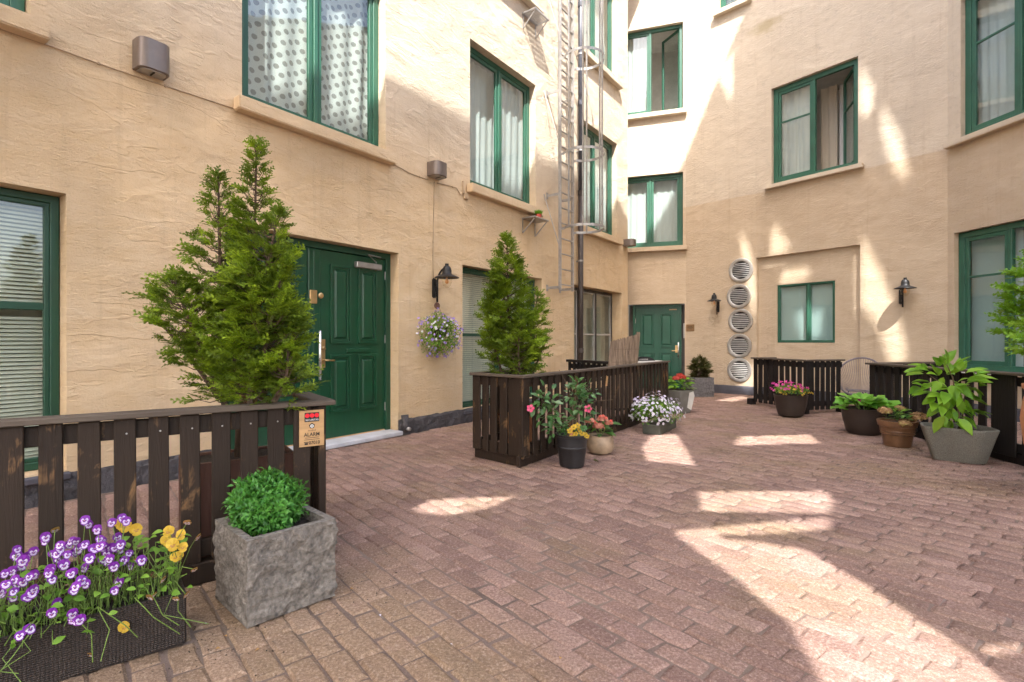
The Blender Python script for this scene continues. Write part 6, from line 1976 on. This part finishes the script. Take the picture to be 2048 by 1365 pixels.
# ---- fallen petals and bits on the paving
lit = random.Random(77)
PL = ['fallen petal beside the near corner of the stone planter', 'fallen petal on the pavers just right of the wicker trough corner', 'fallen petal right of the stone planter at mid height', 'fallen petal on the yellowish pavers right of the planter foot',
      'fallen petal nearest the tan bowl by the middle fence', 'fallen petal between the tan bowl and the low flower box', 'fallen petal at the near end of the low flower box', 'fallen petal on the pavers in front of the middle fence foot',
      'fallen petal at the edge of the small trapezoid sun patch', 'fallen petal against the front of the low flower box', 'fallen petal right of the low flower box, farther away', 'fallen petal at the far end of the low flower box',
      'fallen petal on the open paving right of the grey pot', 'fallen petal at the bottom left, left of the planter shadow', 'fallen petal below the near corner of the stone planter', 'fallen petal on the paving near the bottom centre',
      'fallen petal in the large rectangular sun patch', 'fallen petal near the bottom edge, left of the big sun wedge']
PB = tpl_mesh('fallen_petal', leaf_tpl(1, .4, .2), .022, .014, 'petal_wilted'); PW = tpl_mesh('fallen_petal', leaf_tpl(1, .4, .2), .014, .010, 'petal_white')
for k, (px, py) in enumerate([(410, 1250), (455, 1275), (700, 1180), (760, 1230), (1250, 868), (1262, 872), (1290, 874), (1240, 876), (1310, 868), (1345, 860), (1390, 845), (1370, 838), (1405, 835), (430, 1300), (520, 1300), (900, 1290), (1500, 1010), (1120, 1320)]):
    g_ = ground(px, py)
    me = (PB if k % 3 else PW)
    o = bpy.data.objects.new('fallen_petal', me); COL.objects.link(o)
    o.location = (g_.x, g_.y, .003); o.rotation_euler = (lit.uniform(-.2, .2), lit.uniform(-.2, .2), lit.uniform(0, 6))
    o['label'] = PL[k]; o['category'] = 'petal'; o['group'] = 'petals fallen on the paving'
dl_ = tpl_mesh('fallen_leaf', leaf_tpl(2, .5, .3), .07, .04, 'leaf_brownish')
g_ = ground(1186, 925); o = bpy.data.objects.new('fallen_leaf', dl_); COL.objects.link(o); o.location = (g_.x, g_.y, .02); o.rotation_euler = (.1, .1, .3)
o['label'] = 'dry brown leaf on the pavers beside the black pot'; o['category'] = 'leaf'

# ---- crumbs of soil and bits of leaf swept against the pots and fences
rl = np.random.default_rng(99)
cent = [(2.05, 7.1, .35, 130), (.80, 5.35, .30, 90), (4.65, 6.0, .45, 110), (4.5, 5.3, .4, 70), (-.75, 2.7, .30, 90), (-1.2, 2.15, .25, 70), (4.6, 8.6, .35, 60), (1.2, 6.3, .5, 90), (0.2, 5.0, .5, 70), (-1.0, 7.2, .5, 60)]
P = np.concatenate([np.stack([rl.normal(x, r * .6, n), rl.normal(y, r * .6, n), np.full(n, .003)], 1) for x, y, r, n in cent])
n = len(P)
tv = [(1, 0, 0), (-.5, .8, 0), (-.6, -.7, .05), (0, 0, .7)]
Rm = basis(np.stack([rl.normal(size=n), rl.normal(size=n), rl.normal(0, .2, n)], 1), np.tile([[0, 0, 1.0]], (n, 1)))
v, f = scatter(tv, [(0, 1, 3), (1, 2, 3), (2, 0, 3), (0, 2, 1)], P, Rm, rl.uniform(.002, .006, n))
lo = link('leaf_litter', np_mesh('leaf_litter', v, f), 'soil')
lo['kind'] = 'stuff'; lo['label'] = 'dark crumbs of soil and litter scattered on the pavers'; lo['category'] = 'litter'

# ---- plants with more than 300 leaves keep the 280 largest as parts; the rest become one mass
for root in (vb, bp):
    lv_ = [o for o in root.children if o.name.split('.')[0] == 'leaf']
    if len(lv_) <= 300: continue
    lv_.sort(key=lambda o: -o.matrix_local.to_scale().x * max(o.data.vertices[-1].co.length, .01))
    VV, FF, b, mt = [], [], 0, None
    for o in lv_[280:]:
        me = o.data; mt = me.materials[0]
        co = np.empty(len(me.vertices) * 3, np.float32); me.vertices.foreach_get('co', co)
        tri = np.empty(len(me.loops), np.int32); me.loops.foreach_get('vertex_index', tri)
        Ml = np.array(o.matrix_local)
        VV.append(co.reshape(-1, 3) @ Ml[:3, :3].T + Ml[:3, 3]); FF.append(tri.reshape(-1, 3) + b); b += len(me.vertices)
    for o in lv_[280:]: bpy.data.objects.remove(o)
    me = np_mesh('small_leaves', np.concatenate(VV), np.concatenate(FF)); me.materials.append(mt)
    me.polygons.foreach_set('use_smooth', [True] * len(me.polygons))
    link('small_leaves', me, None, root)['kind'] = 'stuff'
